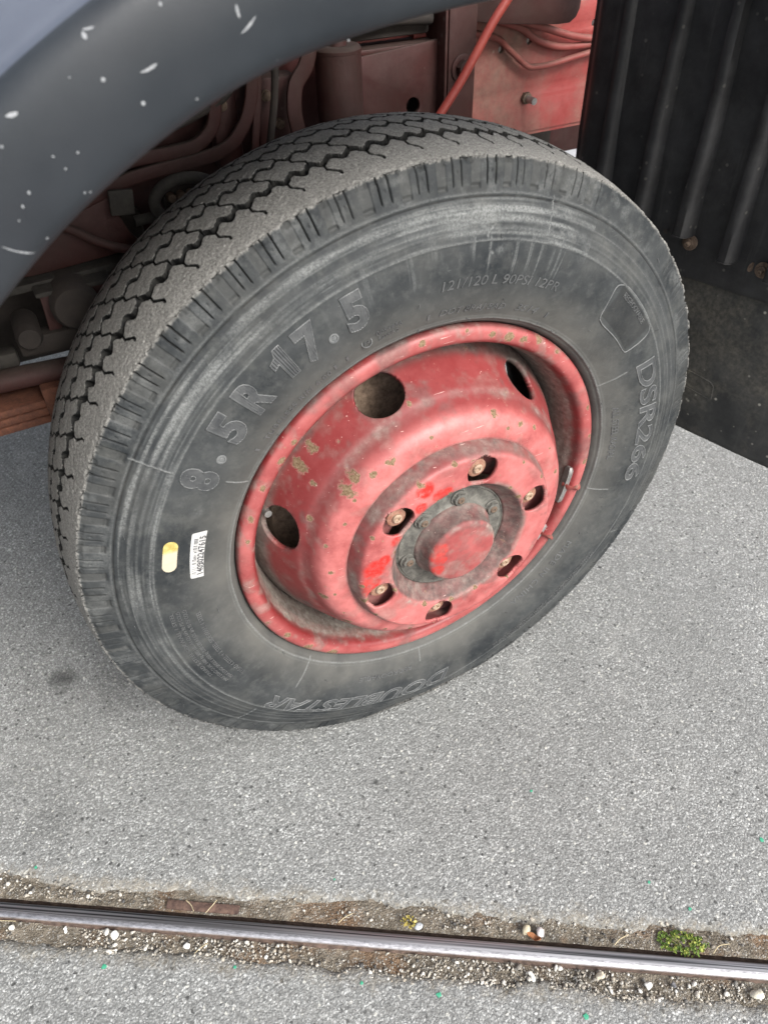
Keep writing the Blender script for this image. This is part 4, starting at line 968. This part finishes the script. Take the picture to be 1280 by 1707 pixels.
SCR = [(-0.2755, 0.919, 0.67, 0.0064, 0.0018), (-0.2445, 0.8975, 0.32, 0.0095, 0.0018), (-0.1905, 0.9105, 0.66, 0.0114, 0.0015), (-0.1955, 0.917, -1.41, 0.0061, 0.0015), (-0.313, 0.8855, 0.17, 0.0061, 0.0021), (-0.3315, 0.823, -0.49, 0.017, 0.0012), (-0.2705, 0.9135, -1.25, 0.0032, 0.0021), (-0.2675, 0.8955, 0.79, 0.0021, 0.0021), (-0.251, 0.883, 0.0, 0.0022, 0.0022), (-0.223, 0.881, 0.0, 0.0015, 0.0015), (-0.317, 0.851, -1.57, 0.002, 0.0018), (-0.2905, 0.8455, 0.79, 0.0014, 0.0011), (-0.2875, 0.845, 0.0, 0.0015, 0.0015), (-0.322, 0.845, -1.57, 0.002, 0.0011), (-0.3155, 0.826, 0.0, 0.0015, 0.0015), (-0.322, 0.873, 0.0, 0.0014, 0.0014), (-0.3005, 0.8655, -0.79, 0.0014, 0.0011), (-0.2885, 0.8655, 0.79, 0.0014, 0.0011), (-0.2965, 0.859, 0.0, 0.0011, 0.0011), (-0.326, 0.8385, -1.57, 0.0011, 0.0011), (-0.2325, 0.923, 0.0, 0.0018, 0.0018), (-0.1925, 0.8875, -0.79, 0.0015, 0.0015), (-0.1855, 0.8895, -0.79, 0.0014, 0.0011), (-0.176, 0.893, 0.0, 0.0011, 0.0011), (-0.1685, 0.893, 0.0, 0.0015, 0.0015), (-0.097, 0.9055, 0.46, 0.0022, 0.0016), (-0.133, 0.8975, 1.57, 0.0012, 0.0012), (-0.2825, 0.898, 0.0, 0.001, 0.0007), (-0.2905, 0.9245, 0.79, 0.0018, 0.0018), (-0.2925, 0.9205, -0.79, 0.0018, 0.0018), (-.272, .922, .5, .009, .0012), (-.262, .926, .9, .008, .0016), (-.268, .916, .1, .006, .0011)]
VV = []; FF = []
for (x, z, ang, L, wd) in SCR:
    b = len(VV); n = 9; d = np.array([math.cos(ang), math.sin(ang)]); q = np.array([-d[1], d[0]])
    for i in range(n):
        t = i/(n-1)*2-1; hw = wd*.5*max(.08, (1-abs(t)**3))*rnd.uniform(.6, 1.1)
        for sgn in (-1, 1):
            p = np.array([x, z])+d*t*L/2+q*(sgn*hw+.12*L*(t*t)*.4)
            VV.append((p[0], fen_pt(*p)[1]-.0024, p[1]))
    FF += [(b+2*i, b+2*i+1, b+2*i+3, b+2*i+2) for i in range(n-1)]
o = link('scratch_mark', raw_mesh('scratch_mark', VV, FF), MCHIP, fen); o['kind'] = 'stuff'

# ------------------------------------------------------------------ unseen cab box above the frame, added to shade and reflect
MCAB = m_simple('cab_bounce_tint', (.50, .56, .68), (.56, .62, .74), .25, scale=3, bump=.0001)  # pale tint chosen for the unseen cab's reflection and neutral bounce
box('cab_shade_box', (-1.55, .22, .985), (.12, 2.0, 2.15), MCAB, truck, .03, 3)
k0 = int(np.argmin(np.abs(arc[:, 0]-.06))); la = arc[:k0]+An[:k0]*.108; yy = np.linspace(.028, .345, 12)
V = np.stack([np.repeat(la[:, 0], 12), np.tile(yy, len(la)), np.repeat(la[:, 1]+.004, 12)], -1)
al_ = link('arch_shade_sheet', raw_mesh('arch_shade_sheet', V, grid_faces(len(la), 12)), MDARK, truck); md = al_.modifiers.new('thickness', 'SOLIDIFY'); md.thickness = .004  # sheet added over the wheel well to shade the chassis from above
box('dark_backdrop', (-.62, .365, .505), (-.19, .46, .665), MDARK, truck, .01)  # dark box added as a backdrop to the shaded wheel well
box('engine_dark_box', (-.9, .62, .72), (.10, 1.45, .95), MDARK, truck, .03)  # plain dark mass added behind the frame as a light blocker
box('cargo_body', (2.4, .0, .95), (4.6, 2.0, 1.9), MPF, truck, .02)

# ------------------------------------------------------------------ chassis behind the tyre
fr = plate('frame_rail', [(-1.6, .648), (.75, .648), (2.6, .648), (2.6, .806), (.31, .806), (-1.6, .806)],
    [(.391, .766, .0042), (.502, .777, .0045), (.345, .760, .0042), (.516, .706, .0052), (.62, .70, .005)], .42, .007, MPF, truck)
box('lower_flange', (-1.6, .4235, .6420), (2.6, .49, .6476), MPF, fr, .001); box('upper_flange', (-1.6, .4235, .8062), (2.6, .49, .812), MPF, fr, .001)
# stud and bolt on the web
def rot_bolt(name, x, y, z, r, ln, mat, parent, stud=.0, washer=None):
    me = bolt_mesh(name, r, 0, ln, stud, ln+stud*1.6, [mat, MSTEEL], washer); o = link(name, me, None, parent); o.location = (x, y, z); return o
tube('frame_stud', [(.393, .421, .695), (.394, .398, .694)], .0048, MSTEEL, fr, 12, 0); rot_bolt('stud_nut', .393, .4195, .695, .0085, .006, MBOLT, fr)
rot_bolt('web_bolt', .512, .4195, .7062, .0045, .006, MBOLT, fr)
# reinforcement plate with an access hole, bracket with its big bolt
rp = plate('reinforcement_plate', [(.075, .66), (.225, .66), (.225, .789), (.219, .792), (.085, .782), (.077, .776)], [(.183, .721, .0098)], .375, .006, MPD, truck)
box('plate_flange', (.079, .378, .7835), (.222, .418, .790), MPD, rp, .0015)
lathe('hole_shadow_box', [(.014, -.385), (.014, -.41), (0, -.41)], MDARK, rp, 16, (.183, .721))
br = thing('bracket', parent=truck)
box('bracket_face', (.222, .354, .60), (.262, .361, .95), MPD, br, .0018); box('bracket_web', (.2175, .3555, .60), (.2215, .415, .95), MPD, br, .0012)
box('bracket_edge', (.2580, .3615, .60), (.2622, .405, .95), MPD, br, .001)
me = bolt_mesh('bracket_bolt', .0112, 0, .011, 0, 0, [MPD], .0165); o = link('bracket_bolt', me, None, br); o.location = (.2425, .3535, .7605); o.rotation_euler = (0, .3, 0)
# bracket in the top right corner with a rounded corner, dirt on its lower face
bx = plate('corner_bracket', [(.27, .90), (.27, .806), (.30, .800), (.40, .7905), (.420, .7905), (.4295, .796), (.4345, .806), (.437, .90)], [], .372, .05, MPD, truck, .002)
box('top_dark_box', (-.06, .388, .797), (.214, .412, .93), MDARK, truck, .004)  # dark box added to cover the lit rail above the plate
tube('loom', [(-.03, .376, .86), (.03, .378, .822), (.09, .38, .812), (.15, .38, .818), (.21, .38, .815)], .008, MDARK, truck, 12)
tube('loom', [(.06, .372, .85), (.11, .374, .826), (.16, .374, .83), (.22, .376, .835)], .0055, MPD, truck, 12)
# pipes along the rail
tube('brake_pipe', [(.17, .405, .822), (.24, .404, .815), (.298, .403, .809), (.356, .405, .796), (.408, .406, .781), (.461, .406, .766), (.512, .406, .760), (.60, .406, .762), (.75, .408, .77)], .0047, MPIPE, truck)
tube('brake_pipe', [(.17, .408, .806), (.24, .408, .808), (.285, .408, .8075), (.327, .408, .797), (.367, .409, .785), (.399, .410, .767), (.442, .410, .755), (.513, .410, .7545), (.62, .41, .765), (.75, .41, .775)], .0047, MPIPE, truck)
tube('brake_pipe', [(.20, .408, .792), (.255, .408, .790), (.291, .408, .786), (.329, .408, .777), (.350, .408, .762), (.382, .408, .739), (.400, .408, .7355), (.424, .408, .736), (.47, .408, .741), (.515, .408, .746), (.62, .41, .755), (.75, .41, .765)], .0042, MPIPE, truck)
tube('brake_pipe', [(.245, .412, .818), (.262, .410, .812), (.275, .409, .801), (.262, .411, .793), (.24, .413, .79)], .0052, MPD, truck)
tube('weld_bead', [(.2235, .3725, .60+.02*i+.001*math.sin(i*9)) for i in range(18)], .0028, MPD, rp, 8, 3)
tube('brake_hose', [(-.02, .30, .86), (-.028, .296, .80), (-.035, .296, .76), (-.05, .30, .70)], .0042, MDARK, truck, 10)
tube('cable_loom', [(-.26, .31, .745), (-.18, .306, .752), (-.12, .304, .765), (-.075, .302, .79), (-.06, .30, .86)], .0038, MDARK, truck, 10)
# loose hose hanging diagonally in front of it all
tube('red_hose', [(.318, .320, .885), (.296, .320, .852), (.28, .320, .833), (.261, .320, .811), (.238, .320, .779), (.218, .320, .752), (.193, .320, .723), (.165, .322, .69), (.12, .325, .66)], .0055, MHOSE, truck, 16)
# shock absorber
sh = lathe('shock_absorber', [(0, 0), (.0258, 0), (.0262, .002), (.0262, .150), (.0262, .30), (.020, .304), (0, .304)], MPD, truck, 40)
me = sh.data
for v in me.vertices: v.co = Vector((v.co.x+.0475, .3+v.co.z, .812+v.co.y))
me.update()
o = lathe('shock_cap', [(0, .006), (.010, .006), (.0105, .002), (.020, .0030), (.0240, .0020), (.0266, -.001), (.0266, -.004), (.0258, -.0045)], MPD, sh, 40)
for v in o.data.vertices: v.co = Vector((v.co.x+.0475, .3+v.co.z, .812-v.co.y))
o.data.update()
# pressed inner arch panel with two bent ribs and a strap
U = np.linspace(-.42, .06, 60); Zs = np.linspace(.60, .95, 44); A, B = np.meshgrid(U, Zs, indexing='ij')
Y = .348+.03*sstep(-.16, -.30, A)*0+.045*sstep(.70, .64, B)+.006*np.sin(A*60)*sstep(.7, .76, B)
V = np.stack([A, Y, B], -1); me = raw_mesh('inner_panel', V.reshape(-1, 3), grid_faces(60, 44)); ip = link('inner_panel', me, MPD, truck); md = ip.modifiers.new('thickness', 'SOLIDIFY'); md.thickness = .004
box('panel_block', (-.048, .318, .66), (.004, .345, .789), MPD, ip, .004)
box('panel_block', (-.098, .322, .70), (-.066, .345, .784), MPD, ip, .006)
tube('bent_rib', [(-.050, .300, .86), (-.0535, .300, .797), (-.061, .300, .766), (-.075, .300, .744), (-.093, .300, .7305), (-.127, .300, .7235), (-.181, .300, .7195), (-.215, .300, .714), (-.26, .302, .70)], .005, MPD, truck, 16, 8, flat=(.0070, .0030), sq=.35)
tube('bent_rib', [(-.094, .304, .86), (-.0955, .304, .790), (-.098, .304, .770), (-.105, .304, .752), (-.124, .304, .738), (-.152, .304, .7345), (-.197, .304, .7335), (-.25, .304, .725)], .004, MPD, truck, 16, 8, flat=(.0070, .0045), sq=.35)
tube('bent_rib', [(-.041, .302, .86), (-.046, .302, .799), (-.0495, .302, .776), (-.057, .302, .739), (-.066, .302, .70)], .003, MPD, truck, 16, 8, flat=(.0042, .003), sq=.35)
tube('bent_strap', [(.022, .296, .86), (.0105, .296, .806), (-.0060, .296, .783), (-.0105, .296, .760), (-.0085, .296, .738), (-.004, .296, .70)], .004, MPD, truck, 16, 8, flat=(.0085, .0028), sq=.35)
for x_, z_ in ((-.035, .772), (-.022, .742), (-.085, .768), (-.135, .757), (-.165, .752)): rot_bolt('panel_bolt', x_, .316 if x_ > -.05 else .320 if x_ > -.1 else .345, z_, .0042, .004, MBOLT, ip, 0, .006)
box('panel_seam', (-.30, .338, .7475), (-.098, .346, .7520), MPD, ip, .001, rot=(0, -.12, 0))
# rubber ring of a bushing in the shade, with its rollers
c0 = (-.150, .285, .690)
tube('bush_ring', [(c0[0]+.036*math.cos(t), c0[1], c0[2]+.0225*math.sin(t)) for t in np.linspace(0, 2*PI, 25)], .0065, MGREY, truck, 12, 3)
o = lathe('bush_core', [(.026, -.30), (.024, -.292), (0, -.292)], MDARK, truck, 24, (c0[0], c0[2]))
for i in range(4): lathe('bush_stud', [(.005, -.293), (.0055, -.286), (.004, -.283), (0, -.283)], MBOLT, o, 12, (c0[0]-.016+.011*i, c0[2]+.004))
tube('bush_arm', [(-.21, .29, .676), (-.17, .288, .678)], .006, MGREY, truck, 10, 0)
# red gusset on the left, hanging plate, cable and spring hanger
gs = plate('gusset', [(-.42, .642), (-.40, .70), (-.30, .712), (-.232, .704), (-.216, .66), (-.205, .644), (-.282, .6385), (-.330, .636)], [], .300, .012, MPD, truck)
box('gusset_lip', (-.43, .285, .6265), (-.20, .330, .6355), MGREY, gs, .002, rot=(0, -.03, 0))
box('hanging_plate', (-.232, .284, .686), (-.2065, .290, .712), MGREY, truck, .0015, rot=(0, .12, 0))
tube('red_cable', [(-.34, .292, .712), (-.28, .290, .682), (-.254, .288, .663), (-.226, .286, .650), (-.18, .285, .640), (-.12, .286, .632)], .0052, MPD, truck)
hg = plate('spring_hanger', [(-.333, .566), (-.283, .560), (-.268, .58), (-.255, .626), (-.33, .626)], [(-.315, .585, .004)], .268, .01, MPD, truck, .002)
box('hanger_top', (-.334, .262, .6262), (-.254, .330, .632), MGREY, hg, .002)
lathe('hanger_eye', [(0, -.249), (.022, -.250), (.026, -.256), (.026, -.30), (0, -.30)], MDARK, hg, 24, (-.298, .612))
# axle, steering link, leaf spring pack
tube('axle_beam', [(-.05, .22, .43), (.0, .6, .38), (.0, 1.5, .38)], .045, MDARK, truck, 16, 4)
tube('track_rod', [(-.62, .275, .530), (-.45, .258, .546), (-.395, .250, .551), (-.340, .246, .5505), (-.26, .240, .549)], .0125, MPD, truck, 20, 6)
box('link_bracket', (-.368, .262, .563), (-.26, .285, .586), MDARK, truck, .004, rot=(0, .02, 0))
lathe('link_boss', [(0, -.249), (.011, -.25), (.014, -.256), (.014, -.30), (0, -.30)], MDARK, truck, 24, (-.354, .590))
box('link_bracket', (-.50, .262, .556), (-.372, .285, .574), MGREY, truck, .004)
ls = thing('leaf_spring', parent=truck)
for i in range(3):
    o = box('leaf', (-.75, .232, -.0045), (-.352-.005*i, .282, .0045), MRUST, ls, .0018); o.location = (0, 0, .5340-i*.0102+.002); o.rotation_euler = (0, -.02, 0)
    o.location.z -= .0075
box('leaf_clip', (-.362, .224, .503), (-.340, .290, .543), MRUST, ls, .003)
# members on the far side seen under the rail
box('cross_member', (.55, .80, .462), (.955, .90, .62), MPD, truck, .01)
box('far_frame_rail', (-1.6, 1.55, .62), (2.6, 1.62, .80), MDARK, truck, .005)
box('cross_member', (.93, .70, .50), (1.03, 1.55, .66), MDARK, truck, .01)
box('gearbox_dark_box', (-.05, .62, .50), (.62, .80, .88), MDARK, truck, .03)  # second dark mass added behind the frame to keep it dark inside

# ------------------------------------------------------------------ mudguard and flap behind the wheel
MA0 = np.array([.5, .09]); MDIR = np.array([.29, -.957]); MNRM = np.array([-.957, -.29])     # towards the tyre
def mg(s, h, z): p = MA0+MDIR*s+MNRM*h; return (p[0], p[1], z)
def sheet(name, s0, s1, z0, z1, hf, mat, parent, ns=120, nz=90, th=.005):
    S, Z = np.meshgrid(np.linspace(s0, s1, ns), np.linspace(z0, z1, nz), indexing='ij'); H = hf(S, Z)
    V = np.stack([MA0[0]+MDIR[0]*S+MNRM[0]*H, MA0[1]+MDIR[1]*S+MNRM[1]*H, Z], -1)
    me = raw_mesh(name, V.reshape(-1, 3), grid_faces(ns, nz)); bm = bmesh.new(); bm.from_mesh(me)
    bmesh.ops.recalc_face_normals(bm, faces=bm.faces); bm.to_mesh(me); bm.free()
    o = link(name, me, mat, parent); md = o.modifiers.new('thickness', 'SOLIDIFY'); md.thickness = th; md.offset = 0; return o
RIBS = [-.198, -.128, -.060, .006, .072, .138]
def h_mud(S, Z):
    h = .004*np.sin(S*22)*sstep(.55, .7, Z)-.020*sstep(-.235, -.26, S)
    h = h+.0015*(fbm(np.stack([S, Z*.5, S*0], -1), 18, 301, 3)-.5)*2
    return h
mu = sheet('mudguard', -.262, .30, .514, 1.0, h_mud, MMUD, truck)
def rib(s, ztop, zbot, h0, h1, wd):
    zz = np.linspace(ztop, zbot, 24); V = []; F = []
    for i, z in enumerate(zz):
        k = i/23; h = h0+(h1-h0)*k**1.3; hb_ = float(h_mud(np.array([s]), np.array([z]))[0])-.004
        e = .0035*(vnoise(np.array([[s*9, z, 0]]), 16, 7)[0]-.5)
        w1 = wd*(.75+.5*k)
        for ds, hh in [(-w1, hb_), (-w1*.55, h*.93), (-w1*.25, h), (w1*.20, h), (w1*.55, h*.8), (w1, hb_)]:
            V.append(mg(s+ds+e, hh if hh == hb_ else hh+.004*math.sin(s*22)*0, z))
    F = [list(f) for f in grid_faces(24, 6)]+[list(range(6)), [23*6+k for k in range(6)]]
    me = bpy.data.meshes.new('rib'); me.from_pydata(V, [], F); bm = bmesh.new(); bm.from_mesh(me); bmesh.ops.bevel(bm, geom=[e for e in bm.edges if e.is_manifold and e.calc_face_angle(0) > .8], offset=.0012, segments=2, affect='EDGES'); bmesh.ops.recalc_face_normals(bm, faces=bm.faces); bm.to_mesh(me); bm.free()
    return auto(link('rib', me, MMUD, mu), 40)
for s_, zt, zb in [(-.198, .93, .53), (-.128, .93, .545), (-.060, .90, .572), (.006, .90, .556), (.072, .90, .548), (.138, .9, .545)]:
    rib(s_, zt, zb, .010, .024, .0125)
def mud_screw(s, z):
    nb = bolt_mesh('mudguard_screw', .0062, 0, .006, .0036, .0115, [MBOLT, MBOLT], .0105); o = link('mudguard_screw', nb, None, mu)
    hh = .0035+float(h_mud(np.array([s]), np.array([z]))[0]); o.location = mg(s, hh, z); o.rotation_euler = (0, 0, math.atan2(MNRM[1], MNRM[0])+PI/2); return o
mud_screw(-.050, .5625); mud_screw(.054, .5545)
o = lathe('screw_hole', [(.0035, .0005), (.0032, .0010), (0, .0002)], MDARK, mu, 14); o.location = mg(-.088, .0046, .568); o.rotation_euler = (0, 0, math.atan2(MNRM[1], MNRM[0])+PI/2)
lathe('washer_mark', [(.0065, .0002), (.006, .0010), (.003, .0012), (0, .0010)], MBOLT, mu, 14).location = mg(.0385, .0042, .5545)
def h_flap(S, Z): return -.009+.004*np.sin(S*9)*(.55-Z)*3-.02*(.55-Z)**2+.0012*(fbm(np.stack([S, Z, S*0], -1), 20, 311, 3)-.5)
fl = sheet('mud_flap', -.25, .30, .276, .60, h_flap, MFLAP, truck, 90, 60, .006)
def fl_line(pts):
    P = [mg(s, float(h_flap(np.array([s]), np.array([z]))[0])+.0032, z) for s, z in pts]
    tube('embossed_line', P, .0007, MFLAP, fl, 6, 0)
fl_line([(-.06, .379), (-.03, .377), (0, .375), (.030, .371), (.036, .366), (.038, .345)]); fl_line([(-.06, .352), (0, .348), (.034, .344)])
